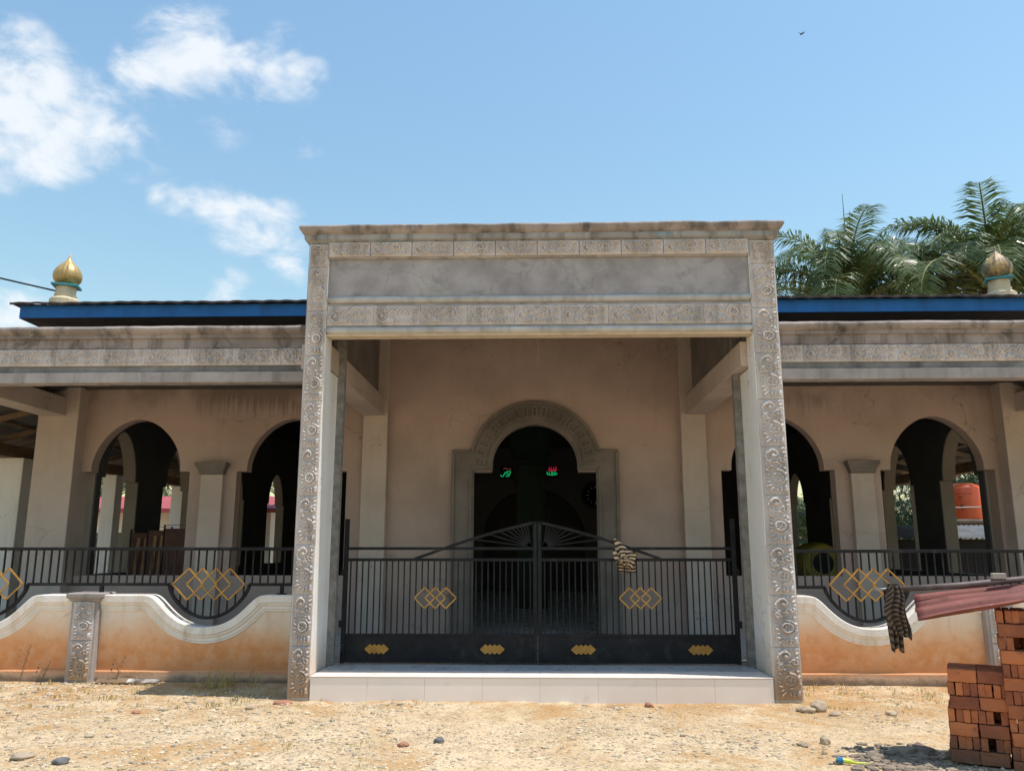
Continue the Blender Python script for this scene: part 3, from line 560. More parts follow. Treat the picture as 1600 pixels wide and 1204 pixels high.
for k in range(n): tile_flat(fr, IX0+.007+ln*k, -.012, 5.04, ln-.006, .18)
rnd = lambda z, r, o: [(o, z-r), (o+r*.6, z-r*.8), (o+r*.95, z-r*.35), (o+r, z), (o+r*.95, z+r*.35), (o+r*.6, z+r*.8), (o, z+r)]
MB().rings(IX0+.05, IX1-.05, .03, .06, rnd(4.43, .042, .0), .08, .004, 1).build('round_moulding', 'mould', por, smooth=True)
MB().rings(IX0+.05, IX1-.05, .03, .06, rnd(4.06, .042, .0), .08, .004, 2).build('round_moulding', 'mould', por, smooth=True)
MB().rings(PX0+.01, PX1-.01, .01, 3.9, [(0, 5.121), (.02, 5.135), (.055, 5.155), (.06, 5.16), (.06, 5.215)], .09, .006, 3).build('cornice_fillet', 'cornice_blue', por)
MB().rings(PX0+.01, PX1-.01, .01, 3.9, [(.058, 5.216), (.085, 5.235), (.105, 5.262), (.116, 5.285), (.117, 5.297), (.110, 5.312), (.094, 5.323), (.07, 5.329), (.0, 5.33)], .07, .009, 4).build('cornice', 'cornice', por)
# step tiles and porch floor
st = box('porch_step', 'grout', por, IX0+.006, IX1-.006, .012, .86, -.05, .232, 0)
nt = 8; w = (IX1-IX0-.02)/nt
for k in range(nt):
    x0 = IX0+.01+w*k
    MB().box(x0+.0007, x0+w-.0007, .0, .011, -.04, .228).build('step_tile', 'step', st, bevel=.002)
    MB().box(x0+.0007, x0+w-.0007, -.006, .42, .2325, .2435).build('floor_tile', 'step', st, bevel=.002)
    MB().box(x0+.0007, x0+w-.0007, .423, .86, .2325, .2435).build('floor_tile', 'floor', st, bevel=.002)
box('porch_floor', 'floor', por, IX0-.1, IX1+.1, .862, 4.0, -.05, .238, 0)

# ------------------------------------------------------------------ low fence walls
def fence_z(x):
    z = 1.02
    d = min(abs(abs(x)-c) for c in ((4.03, 6.82, 9.6) if x < 0 else (4.03, 7.08, 10.1)))
    if d < .66:
        pts = [(0, .635), (.15, .65), (.30, .70), (.42, .78), (.52, .875), (.60, .96), (.66, 1.02)]
        z = float(np.interp(d, [p[0] for p in pts], [p[1] for p in pts]))
    return z
for s, nm in ((-1, 'left'), (1, 'right')):
    xs = np.arange(2.62, 11.6, .02); zs = np.array([fence_z(s*x) for x in xs])
    for _ in range(14): zs[1:-1] = (zs[:-2]+2*zs[1:-1]+zs[2:])/4
    w = thing('fence_wall', (s*5, 1.2, 0), 'low scalloped white fence wall stained with orange mud, %s of the entrance' % nm, 'fence')
    top = [(s*x, z-.02) for x, z in zip(xs[::2], zs[::2])]
    lp = [(s*xs[0], -.1), (s*xs[::2][-1], -.1)] + top[::-1]
    MB().plate([lp], 1.13, 1.27).build('wall_panel', 'fence', w)
    tx = np.gradient(xs); tz = np.gradient(zs); L = np.hypot(tx, tz); nx, nz_ = -tz/L, tx/L
    for _ in range(10):
        for q in (nx, nz_): q[1:-1] = (q[:-2]+2*q[1:-1]+q[2:])/4
    sec = [(1.315, .10), (1.32, .0), (1.075, .0), (1.068, .01), (1.068, .085), (1.085, .10), (1.085, .118), (1.102, .13), (1.102, .165), (1.112, .172), (1.112, .192), (1.128, .20), (1.15, .20)]
    m = MB(); k = len(sec)
    for x, z, a, b in zip(xs, zs, nx, nz_):
        m.v += [(s*(x-a*d), y, z-b*d) for y, d in sec]
    m.f = [(i*k+j, i*k+j+1, (i+1)*k+j+1, (i+1)*k+j) for i in range(len(xs)-1) for j in range(k-1)]
    m.build('coping', 'coping', w)
    MB().rings(min(s*2.6, s*11.5), max(s*2.6, s*11.5), 1.095, 1.14, [(0, -.1), (0, .12), (-.01, .135)], .1, .006, s).build('plinth', 'fence', w)
    for c in ((5.48, 8.2) if s < 0 else (5.5, 8.55)):
        p = MB().box(s*c-.165, s*c+.165, 1.03, 1.30, -.1, .955).build('pier', 'concrete', w, bevel=.01)
        for j in range(2): tile_up(p, s*c, 1.018, .03+.46*j, .26, .452)
        MB().rings(s*c-.165, s*c+.165, 1.03, 1.30, [(.0, .94), (.015, .95), (.02, .97), (.045, .985), (.05, 1.0), (.05, 1.035), (.03, 1.045)], .1, .003).build('pier_cap', 'concrete', p)

# ------------------------------------------------------------------ railings on the fence walls
def diamond_z(x, centres, hw, hh, zc):
    """highest and lowest edge of a union of diamonds at x, or None"""
    h = max((hh*(1-abs(x-c)/hw) for c in centres), default=-1)
    return (zc-h, zc+h) if h > 0 else None
def diamond(m, cx, y, cz, hw, hh, w):
    P = [(cx-hw, y, cz), (cx, y, cz+hh), (cx+hw, y, cz), (cx, y, cz-hh)]
    for i in range(4): m.bar(P[i], P[(i+1)%4], w, w)
    return m
for s, nm in ((-1, 'left'), (1, 'right')):
    Y = 1.2; zt = 1.572 if s < 0 else 1.545; zb = 1.14 if s < 0 else 1.115; xa, xb = 2.66, 11.4
    rl = thing('railing', (s*5, Y, 1.03), 'black iron railing with gold diamonds on the fence wall %s of the entrance' % nm, 'railing')
    MB().box(min(s*xa, s*xb), max(s*xa, s*xb), Y-.02, Y+.02, zt-.02, zt+.02).build('top_rail', 'iron', rl, bevel=.003)
    cs = (4.03, 6.82, 9.6) if s < 0 else (4.03, 7.08, 10.1); hw = .5
    def low(x):
        d = min(abs(x-c) for c in cs)
        return zb if d >= hw else zb-.40*math.sqrt(max(0, 1-(d/hw)**2))*.55 - .40*.45*(1-(d/hw)**2)
    xs = sorted(set([xa, xb] + [c+hw*math.sin(t) for c in cs for t in np.linspace(-math.pi/2, math.pi/2, 41)])); m = MB()
    for a, b in zip(xs[:-1], xs[1:]): m.bar((s*a, Y, low(a)), (s*b, Y, low(b)), .036, .036)
    m.build('bottom_rail', 'iron', rl)
    for x in ((5.38, 3.12, 8.1, 8.9) if s < 0 else (5.38, 3.12, 6.25, 8.4, 9.2)): MB().box(s*x-.02, s*x+.02, Y-.02, Y+.02, 1.03, zb-.016).box(s*x-.05, s*x+.05, Y-.045, Y+.045, 1.0215, 1.035).build('foot', 'iron', rl)
    for c in cs:
        for k in range(4):
            cx = c + (k-1.5)*.172; diamond(MB(), s*cx, Y-.022-.0035*k, 1.145, .19, .19, .016).build('gold_diamond', 'gold', rl)
    k = 0; x = xa+.05
    while x < 8.3:
        z0, z1 = low(x)+.012, zt-.02; segs = [(z0, z1)]
        dz = None
        for c in cs:
            q = diamond_z(x, [c+(j-1.5)*.172 for j in range(4)], .19, .19, 1.145); dz = q or dz
        if dz: segs = [(z0, dz[0]), (dz[1], z1)]
        segs = [g for g in segs if g[1]-g[0] > .02]
        if segs:
            for a, b in segs: MB().box(s*x-.0085, s*x+.0085, Y-.0085, Y+.0085, a, b).build('bar', 'iron', rl)
        x += .0985

# ------------------------------------------------------------------ entrance gate, two leaves
GY = .93
def gate_leaf(name, x_h, x_c, label, y=GY, z0=.262, group=None, bars=31, parts=True):
    """x_h hinge side, x_c meeting side"""
    s = 1 if x_c > x_h else -1; W = abs(x_c-x_h); X = lambda t: x_h + s*t
    g = thing(name, (x_h, y, z0), label, 'gate', group); k = z0-.262
    MB().box(min(X(0), X(.05)), max(X(0), X(.05)), y-.025, y+.025, z0-.01, 1.93+k).build('hinge_post', 'iron', g, bevel=.003)
    MB().box(min(X(W-.045), X(W)), max(X(W-.045), X(W)), y-.022, y+.022, z0, 1.895+k).build('meeting_post', 'iron', g, bevel=.003)
    def hb(nm, z, t0, t1, w=.03): return MB().box(min(X(t0), X(t1)), max(X(t0), X(t1)), y-.016, y+.016, z-w/2, z+w/2).build(nm, 'iron', g, bevel=.002)
    hb('top_rail', 1.578+k, .05, W-.045, .034); hb('middle_rail', 1.445+k, .05, W-.045, .036); hb('lower_rail', .572+k, .05, W-.045, .03); hb('bottom_rail', .275+k, .05, W-.045, .03)
    MB().box(min(X(.05), X(W-.045)), max(X(.05), X(W-.045)), y-.006, y+.006, .29+k, .557+k).build('kick_plate', 'iron', g)
    at = np.array([W-1.47, W-1.1, W-.77, W-.4, W-.03]); az = np.array([1.455, 1.585, 1.695, 1.80, 1.885])+k; m = MB()
    T = np.linspace(at[0], at[-1], 24); Z = np.interp(T, at, az)
    for _ in range(3): Z[1:-1] = (Z[:-2]+2*Z[1:-1]+Z[2:])/4
    for a, b, c, d in zip(T[:-1], Z[:-1], T[1:], Z[1:]): m.bar((X(a), y-.005, b), (X(c), y-.005, d), .034, .034)
    m.build('arched_rail', 'iron', g)
    for ang in np.linspace(7, 80, 9):
        a = R(ang); t0, zz = W-.07, 1.60+k
        for l in np.arange(.05, 1.3, .01):
            t = t0-l*math.cos(a); z = zz+l*math.sin(a)
            if z > np.interp(t, T, Z)-.012 or t < W-.80: break
        MB().bar((X(t0), y, zz), (X(t), y, z), .013, .013).build('fan_bar', 'iron', g)
    dc = W-1.215; DC = [dc+(j-1)*.128 for j in range(3)]; zc = 1.0+k
    if parts:
        for j in range(3): diamond(MB(), X(DC[j]), y-.014-.003*j, zc, .122, .122, .014).build('gold_diamond', 'gold', g)
        for t in (W-.53, W-1.90):
            e = MB()
            for j in range(4):
                c = X(t+(j-1.5)*.054); e.add([(c-.062, y-.009-.002*j, .414+k), (c, y-.009-.002*j, .468+k), (c+.062, y-.009-.002*j, .414+k), (c, y-.009-.002*j, .36+k), (c-.062, y-.004, .414+k), (c, y-.004, .468+k), (c+.062, y-.004, .414+k), (c, y-.004, .36+k)], [(0,1,2,3), (0,4,5,1), (1,5,6,2), (2,6,7,3), (3,7,4,0)])
                diamond(e, c, y-.014-.002*j, .414+k, .06, .053, .009)
            e.build('gold_emblem', 'gold', g)
    for zz in (.70+k, 1.30+k): MB().tube([(X(-.012), y-.03, zz-.04), (X(-.012), y-.03, zz+.04)], .016, 10).build('hinge', 'iron', g)
    n = bars
    for i in range(n):
        t = .05 + (W-.095)*(i+.5)/n; z0b, z1b = .587+k, 1.427+k; segs = [(z0b, z1b)]
        q = diamond_z(t, DC, .122, .122, zc) if parts else None
        if q: segs = [(z0b, q[0]), (q[1], z1b)]
        for a, b in segs: MB().box(X(t)-.0075, X(t)+.0075, y-.0075, y+.0075, a, b).build('bar', 'iron', g)
    return g
gate_leaf('gate_leaf', -2.30, .032, 'left leaf of the black iron entrance gate with bare rails')
gate_leaf('gate_leaf', 2.41, .042, 'right leaf of the black entrance gate with striped cloth hung on it')
gate_leaf('side_gate', -11.9, -10.36, 'black arched side gate far behind the leftmost arch', 10.9, .2, bars=16, parts=False)

# ------------------------------------------------------------------ things inside the hall
def sheet_mesh(name, mat, fn, nu, nv, stripe=None, parent=None, thick=.004):
    """cloth from fn(u, v) -> point, with a stripe coordinate stored per vertex, solidified"""
    v = [fn(i/(nu-1), j/(nv-1)) for j in range(nv) for i in range(nu)]
    f = [(j*nu+i, j*nu+i+1, (j+1)*nu+i+1, (j+1)*nu+i) for j in range(nv-1) for i in range(nu-1)]
    me = bpy.data.meshes.new(name); me.from_pydata(v, [], f); me.materials.append(MT[mat])
    at = me.attributes.new('stripe', 'FLOAT', 'POINT')
    at.data.foreach_set('value', [float(stripe(i/(nu-1), j/(nv-1))) if stripe else 0. for j in range(nv) for i in range(nu)])
    me.polygons.foreach_set('use_smooth', [True]*len(f)); me.update()
    o = link(name, me, parent); sm = o.modifiers.new('Solid', 'SOLIDIFY'); sm.thickness = thick; return o
# drum on a stand seen through the arch right of the portal
dr = thing('drum', (5.09, 5.95, .245), 'olive yellow barrel drum with black face inside the arch right of the portal', 'drum')
rot = TR(5.09, 5.73, 1.31) @ Matrix.Rotation(R(90), 4, 'X') @ Matrix.Rotation(0, 4, 'Z')
m = MB().lathe([(.20, .0), (.30, .01), (.335, -.03), (.36, -.14), (.37, -.4), (.355, -.7), (.32, -.85)], (0, 0, 0), 36); m.v = [tuple(rot @ Vector(p)) for p in m.v]; m.build('barrel', 'drum', dr, smooth=False)
m = MB().lathe([(.0, .012), (.18, .014), (.185, .0)], (0, 0, 0), 32); m.v = [tuple(rot @ Vector(p)) for p in m.v]; m.build('drum_face', 'blackm', dr)
m = MB().lathe([(.18, .005), (.185, .022), (.215, .022), (.22, .0)], (0, 0, 0), 32); m.v = [tuple(rot @ Vector(p)) for p in m.v]; m.build('rim', 'drum', dr)
MB().box(4.78, 5.40, 5.80, 5.88, .245, 1.0).box(4.78, 5.40, 6.40, 6.48, .245, 1.0).build('stand', 'blackm', dr)
# folding screens leaning behind the left arch
for k, (x0, x1, y, zt) in enumerate([(-7.2, -6.78, 5.55, 1.90), (-6.80, -6.42, 5.35, 1.94), (-6.44, -5.95, 5.2, 1.97)]):
    g = thing('screen_panel', ((x0+x1)/2, y, .245), ['dark wooden screen panel furthest left behind the leftmost arch', 'middle dark screen panel of the three behind the leftmost arch', 'tall dark red screen panel nearest the capital behind the leftmost arch'][k], 'screen', 'screen panels stored in the hall')
    MB().box(x0, x1, y-.02, y+.02, .30, zt-.06).build('board', 'divider', g)
    MB().tube([(x0-.02, y, .25), (x0-.02, y, zt), (x1+.02, y, zt), (x1+.02, y, .25)], .018, 8).build('frame', 'blackm', g)
    if k < 2:
        for q in (.3, .62): MB().bar((x0+(x1-x0)*q-.05, y-.04, .3), (x0+(x1-x0)*q+.03, y-.04, zt-.15), .06, .02).build('batten', 'plank', g)
# two lit signs
def sign(cx, y, cz, label, strokes):
    g = thing('led_sign', (cx, y, cz-.2), label, 'sign')
    MB().box(cx-.20, cx+.20, y, y+.05, cz-.20, cz+.20).build('panel', 'blackm', g)
    for nm, mt, pts in strokes:
        MB().tube([(cx+a, y-.012, cz+b) for a, b in pts], .0115, 6).build(nm, mt, g)
q = lambda *p: list(p)
sign(-.82, 15.6, 3.80, 'small dark sign with green lettering left of the hall pillar', [
    ('green_letter', 'ledg', q((.13,.02),(.02,.03),(-.05,.0),(.03,-.04),(.09,-.09),(.02,-.13),(-.03,-.09))), ('green_letter', 'ledg', q((-.05,.0),(-.08,-.06),(-.11,-.12),(-.16,-.12),(-.18,-.07))), ('green_letter', 'ledg', q((.12,-.02),(.08,-.05),(.02,-.06))),
    ('red_letter', 'leddim', q((-.1,.10),(-.03,.14),(.03,.09))), ('red_letter', 'leddim', q((.06,.08),(.1,.13),(.13,.07)))])
sign(.56, 15.6, 3.82, 'small sign with red over green lettering right of the hall pillar', [
    ('red_letter', 'ledr', q((-.10,.04),(-.09,.15),(-.06,.05),(-.03,.15),(-.02,.04))), ('red_letter', 'ledr', q((.03,.04),(.05,.15),(.08,.05),(.11,.17),(.12,.04))), ('red_letter', 'ledr', q((-.12,.04),(.13,.04))),
    ('green_letter', 'ledg', q((-.16,-.0),(-.15,-.08),(-.10,-.10),(-.09,.0),(-.08,-.09),(-.02,-.10),(-.02,.01))), ('green_letter', 'ledg', q((.02,.0),(.02,-.09),(.07,-.10),(.08,.01),(.09,-.08),(.13,-.09),(.14,-.03))), ('green_letter', 'ledg', q((-.03,-.10),(.02,-.10)))])
ck = thing('wall_medallion', (1.9, 16.9, 3.2), 'dim round wall medallion seen at the right of the main doorway', 'medallion')
m = MB().lathe([(.0, .0), (.33, .0), (.36, .03), (.42, .03), (.44, .0)], (0, 0, 0), 32); rt = TR(1.95, 16.98, 3.2) @ Matrix.Rotation(R(90), 4, 'X'); m.v = [tuple(rt @ Vector(p)) for p in m.v]; m.build('rim', 'blackm', ck)
for k in range(12):
    a = k*math.pi/6; MB().bar((1.95+.2*math.cos(a), 16.94, 3.2+.2*math.sin(a)), (1.95+.3*math.cos(a), 16.94, 3.2+.3*math.sin(a)), .03, .02).build('mark', 'zinc', ck)

# ------------------------------------------------------------------ cloth on the gate
cg = thing('striped_cloth', (1.08, .9, 1.3), 'tan and dark striped cloth knotted over the right gate leaf', 'cloth')
def cl1(u, v):   # bunch thrown over the arched rail, gathered into soft folds
    top = 1.705 - .20*u + .006*math.sin(u*7); w = .27*(1-.30*v**1.5)
    fold = (.006+.022*v)*math.sin(u*13+.8*math.sin(v*3)) + .008*v*math.sin(u*29+1)
    a = min(1., v/.18)*math.pi/2; y = .93-.032*math.sin(a) - .012*v
    hem = .05*math.sin(u*5.2+.6)+.02*math.sin(u*13)
    z = top - (.018*(1-math.cos(a)) + max(0., v-.18)*(.235+hem))
    return (.955+w*u+.03*v*(1-u), y+fold, z)
sheet_mesh('front_fold', 'clothA', cl1, 60, 44, lambda u, v: v*4.6+u*4.2, cg)
def cl2(u, v):   # part hanging behind the bars
    x = 1.0+.235*u + .01*math.sin(v*7); return (x, .968+.012*math.sin(u*14)+.008*math.sin(v*9), 1.60-.30*v-.012*math.sin(u*3.1))
sheet_mesh('back_fold', 'clothA', cl2, 36, 28, lambda u, v: v*7.5+.15*math.sin(u*6), cg)
def twist(pts, r, k):
    def fn(u, v):
        a = u*2*math.pi; i = v*(len(pts)-1); j = min(int(i), len(pts)-2); P = Vector(pts[j]).lerp(Vector(pts[j+1]), i-j)
        rr = r*(1+.28*math.sin(a*3+v*9))*(.55+.45*math.sin(math.pi*min(1, v*1.15+.08))); return (P.x+rr*math.cos(a), P.y+rr*.7*math.sin(a), P.z+rr*.4*math.sin(a))
    return fn
sheet_mesh('twisted_end', 'clothA', twist([(.945,.86,1.58),(.965,.845,1.50),(.99,.84,1.44),(1.02,.84,1.445),(1.05,.85,1.50)], .022, 0), 16, 40, lambda u, v: v*5, cg, .003)
sheet_mesh('twisted_end', 'clothA', twist([(1.03,.85,1.58),(1.045,.84,1.54),(1.06,.84,1.50),(1.085,.845,1.47),(1.105,.85,1.44)], .024, 0), 16, 40, lambda u, v: v*4, cg, .003)

# ------------------------------------------------------------------ brick stacks, sheet, pole, cloth
SA = R(-27); SO = Vector((3.15, -2.39, 0)); SM = TR(*SO) @ Matrix.Rotation(SA, 4, 'Z')
bl, bh, bw = .2, .097, .05
def brick_mesh():
    import bmesh
    bm = bmesh.new(); bmesh.ops.create_cube(bm, size=1.)
    for v in bm.verts: v.co = Vector((v.co.x*(bl-.006), v.co.y*(bw-.003), v.co.z*(bh-.004)))
    bmesh.ops.bevel(bm, geom=bm.edges[:], offset=.0045, segments=1, affect='EDGES')
    bmesh.ops.subdivide_edges(bm, edges=[e for e in bm.edges if e.calc_length() > .03], cuts=2, use_grid_fill=True)
    out = []
    for k in range(9):
        me = bpy.data.meshes.new('brick'); b2 = bm.copy()
        for v in b2.verts:
            v.co += Vector([random.uniform(-.0014, .0014) for _ in range(3)]) + v.co.normalized()*(.006*noise.noise(v.co*16+Vector((k*7, 0, 0))) - (.007 if random.random() < .08 else 0))
        b2.to_mesh(me); b2.free(); me.materials.append(MT['brick']); out.append(me)
    bm.free(); return out
BR = brick_mesh()
def stack(u0, v0, nacross, courses, label, lean=0., odd=0, skip=(), full=False, z0=0.):
    g = thing('brick_stack', SM @ Vector((u0+nacross*bl/2, v0+.2, 0)), label, 'bricks', 'stacks of red bricks')
    for c in range(courses):
        z = z0+bh*(c+.5); off = lean*c + random.uniform(-.008, .008); dv = random.uniform(-.01, .01)
        top = c >= courses-1
        if (c+odd) % 2 == 0:    # long faces to the front
            for i in range(nacross):
                for j in range(8):
                    if 0 < i < nacross-1 and 0 < j < 7 and not top: continue
                    if i and 1 < j < 7 and not top and not full: continue
                    if (c, i, j) in skip: continue
                    a = random.uniform(-.02, .02)
                    link('brick', random.choice(BR), g, world=SM @ TR(u0+bl*(i+.5)+off+random.uniform(-.004, .004), v0+bw*(j+.5)+dv+random.uniform(-.004, .004), z) @ Matrix.Rotation(a+(math.pi if random.random() < .5 else 0), 4, 'Z'))
        else:
            for i in range(nacross*4):
                for j in range(2):
                    if i and j == 1 and not top and (c, i, 0) not in skip and not full: continue
                    if (c, i, j) in skip: continue
                    a = random.uniform(-.025, .025)
                    link('brick', random.choice(BR), g, world=SM @ TR(u0+bw*(i+.5)+off+random.uniform(-.003, .003), v0+bl*(j+.5)+dv+random.uniform(-.008, .008), z) @ Matrix.Rotation(a+R(90)+(math.pi if random.random() < .5 else 0), 4, 'Z'))
    return g
stack(.0, .0, 2, 7, 'low stack of red bricks standing left of the taller stack', .006, 0, skip={(3, 6, 0), (1, 5, 0)}, full=True)
stack(.412, -.03, 3, 12, 'tall stack of red bricks under the maroon roofing sheet', -.001, 0, skip={(9, 2, 0), (9, 3, 0)}, z0=-.035)
# roofing sheet: waves run along its length
sh = MB(); nu, nv = 26, 64
FL, BL_, FR, BR_ = Vector((2.985, -2.42, 1.02)), Vector((3.235, -1.83, 1.17)), Vector((4.35, -3.12, 1.37)), Vector((4.62, -2.45, 1.385))
for i in range(nu):
    for j in range(nv):
        u, v = i/(nu-1), j/(nv-1); p = FL.lerp(FR, u).lerp(BL_.lerp(BR_, u), v)
        p.z += .024*math.tanh(3.5*math.sin(v*2*math.pi*3.3+.9))*(.85+.25*math.sin(u*7+v)) + .012*math.sin(v*math.pi) + .02*u*(1-u)*math.sin(u*5) + .006*noise.noise((u*4, v*6, 0)); p.x += .008*math.sin(v*11)*(1-u); sh.v.append(tuple(p))
sh.f = [(i*nv+j, i*nv+j+1, (i+1)*nv+j+1, (i+1)*nv+j) for i in range(nu-1) for j in range(nv-1)]
so = sh.build('roofing_sheet', 'maroon', smooth=True, recalc=False); so.modifiers.new('Solid', 'SOLIDIFY').thickness = .004
tag(so, 'bent maroon corrugated roofing sheet lying on the tall brick stack', 'roofing sheet')
po = thing('metal_pole', (3.4, -2.1, 1.25), 'long grey metal pole laid above the maroon roofing sheet', 'pole')
MB().tube([(2.955, -2.02, 1.247), (3.5, -2.12, 1.29), (4.7, -2.34, 1.43)], .024, 12).build('tube', 'pole', po, smooth=True)
MB().tube([(2.845, -2.0, 1.248), (2.97, -2.022, 1.258)], .009, 8).build('spike', 'zinc', po, smooth=True)
bk = MB().obox(TR(3.78, -2.17, 1.365) @ Matrix.Rotation(R(-12), 4, 'Z'), .10, .06, .045).build('wood_block', 'timberpale', bevel=.004); tag(bk, 'small pale wood block resting on the metal pole', 'wood block')
ch = thing('striped_cloth', (2.97, -2.03, .8), 'brown striped cloth hanging from the tip of the metal pole', 'cloth')
def cl3(u, v):
    a = (u-.5); w = .125*(.55+.75*math.sin(math.pi*min(1., v*.8+.12)))
    x = 2.975 + a*w + .05*v*v*(1 if a > -.2 else .6) + .012*math.sin(v*9); y = -2.035 - .045*math.cos(a*3.0)*math.sin(math.pi*min(1, .25+v*.9)) + .018*math.sin(u*20+v*4)
    return (x, y - .02, 1.285 - .40*v - .05*(a > 0)*v*a - .012*math.sin(u*14)*v)
sheet_mesh('front_fold', 'clothB', cl3, 60, 60, lambda u, v: v*11-9*(u-.5)**2, ch)
def cl4(u, v):
    a = (u-.5); x = 2.985+a*.12*(1-.2*v)+.02*v; return (x, -1.965+.02*math.sin(u*16+v*3), 1.28-.52*v-.02*math.sin(u*9))
sheet_mesh('back_fold', 'clothB', cl4, 36, 40, lambda u, v: v*9+u*.8, ch)
def cl5(u, v):
    a = (u-.5)*math.pi*1.5; return (2.968+.062*math.sin(a)+.0*v, -2.02-.034*math.cos(a), 1.285-.10*v*(1+.5*math.sin(u*9)))
sheet_mesh('wrapped_fold', 'clothB', lambda u, v: (2.935+.085*u+.006*math.sin(v*30), -2.02-.036*math.cos((v-.5)*5.2), 1.262+.034*math.cos((v-.5)*5.6)+.004*math.sin(u*20)), 24, 24, lambda u, v: u*3+v, ch)

# ------------------------------------------------------------------ neighbouring things
th = thing('water_tank', (12.4, 14.93, 2.35), 'orange plastic water tank behind the rightmost arch', 'tank')
m = MB().lathe([(.54, 0), (.545, .03), (.52, .45), (.495, .86), (.48, .90), (.40, .965), (.27, 1.01), (.25, 1.03), (.22, 1.03), (.2, .985), (.0, .985)], (12.42, 14.93, 2.36), 40); m.build('tank_body', 'orange', th, smooth=True)
MB().lathe([(.0, .0), (.07, .0), (.07, .05), (.0, .05)], (12.82, 14.75, 3.36), 16).build('valve_cap', 'whitepl', th)
def print_on_tank(pts, z0):
    for a0, a1, z, w in pts:
        mm = MB(); A = np.linspace(R(a0), R(a1), 5); r0 = .545-.056*(z/.86)+.004
        for i, a in enumerate(A): mm.v += [(12.42+r0*math.sin(a), 14.93-r0*math.cos(a), 2.36+z+dz) for dz in (-w/2, w/2)]
        mm.f = [(2*i, 2*i+2, 2*i+3, 2*i+1) for i in range(4)]; mm.build('print', 'orangedark', th)
print_on_tank([(-62+k*9, -62+k*9+5.5, .70, .045) for k in range(7)] + [(-42, -33, .60, .07), (-40, -36, .54, .04), (-40, -31, .36, .08), (-36, -33, .28, .05)], 0)
ts = thing('tank_stand', (12.4, 14.9, 0), 'plank platform with a thin rail carrying the orange tank', 'stand')
for x in (11.5, 13.3):
    for y in (14.2, 15.6): MB().box(x-.06, x+.06, y-.06, y+.06, 0, 2.24).build('leg', 'timber', ts)
for k in range(8): MB().box(11.3, 13.55, 14.05+.21*k, 14.05+.21*k+.19, 2.24, 2.30+.004*(k%2)).build('plank', 'timber', ts)
MB().box(11.6, 13.2, 14.4, 15.5, 2.305, 2.358).build('base_board', 'timberpale', ts)
for a, b in (((11.4, 14.15), (13.1, 14.15)), ((13.1, 14.15), (13.5, 15.5))): MB().tube([(a[0], a[1], 2.66), (b[0], b[1], 2.69)], .02, 6).build('rail', 'timberpale', ts)
for x, y in ((11.4, 14.15), (13.1, 14.15), (13.5, 15.5)): MB().tube([(x, y, 2.3), (x, y, 2.7)], .022, 6).build('rail_post', 'timberpale', ts)
sd = thing('shed', (11.6, 12.6, 0), 'low shed with a shining corrugated zinc roof below the orange tank', 'shed')
m = MB(); n = 400
for i in range(n+1):
    x = 8.9+7*i/n; w = .02*math.sin(x*2*math.pi/.13); m.v += [(x, 11.7, 1.80+w), (x, 13.4, 2.16+w)]
m.f = [(2*i, 2*i+2, 2*i+3, 2*i+1) for i in range(n)]; m.build('roof', 'zinc', sd, recalc=False)
MB().box(9.0, 15.8, 11.9, 13.3, 0, 1.78).build('wall', 'blackm', sd)
ho = thing('house', (-14, 19, 0), 'low pale house with a red metal roof behind the left arches', 'house')
MB().plate([[(-24, 0), (-8.6, 0), (-8.6, 2.75), (-24, 2.75)], [(-16, .25), (-13.2, .25), (-13.2, 2.05), (-16, 2.05)]], 17.6, 17.8).box(-24, -8.6, 21.8, 22, 0, 2.75).box(-8.8, -8.6, 17.8, 21.8, 0, 2.75).build('wall', 'houseblue', ho)
MB().box(-16, -13.2, 17.75, 17.79, .2, 2.1).build('window', 'darkglass', ho)
for x in (-15.3, -14.6, -13.9): MB().box(x-.03, x+.03, 17.68, 17.74, .25, 2.05).build('mullion', 'houseblue', ho)
m = MB(); n = 220
for i in range(n+1):
    x = -24.6+16.6*i/n; w = .018*math.sin(x*2*math.pi/.2); m.v += [(x, 16.9, 2.78+w), (x, 19.8, 3.35+w), (x, 22.7, 2.78+w)]
m.f = [(3*i+k, 3*i+3+k, 3*i+4+k, 3*i+1+k) for i in range(n) for k in (0, 1)]; m.build('roof', 'redroof', ho, recalc=False)
MB().box(-24.6, -8.0, 16.84, 16.88, 2.66, 2.80).build('eave_board', 'redroof', ho)
MB().plate([[(17.6, 2.75), (21.9, 2.75), (19.8, 3.25)]], -8.75, -8.6, 'X').build('gable', 'houseblue', ho)
gp = MB().tube([(-10.25, 10.8, 0), (-10.25, 10.8, 2.2)], .09, 10).build('post', 'green'); tag(gp, 'dark green post beside the side gate behind the leftmost arch', 'post')

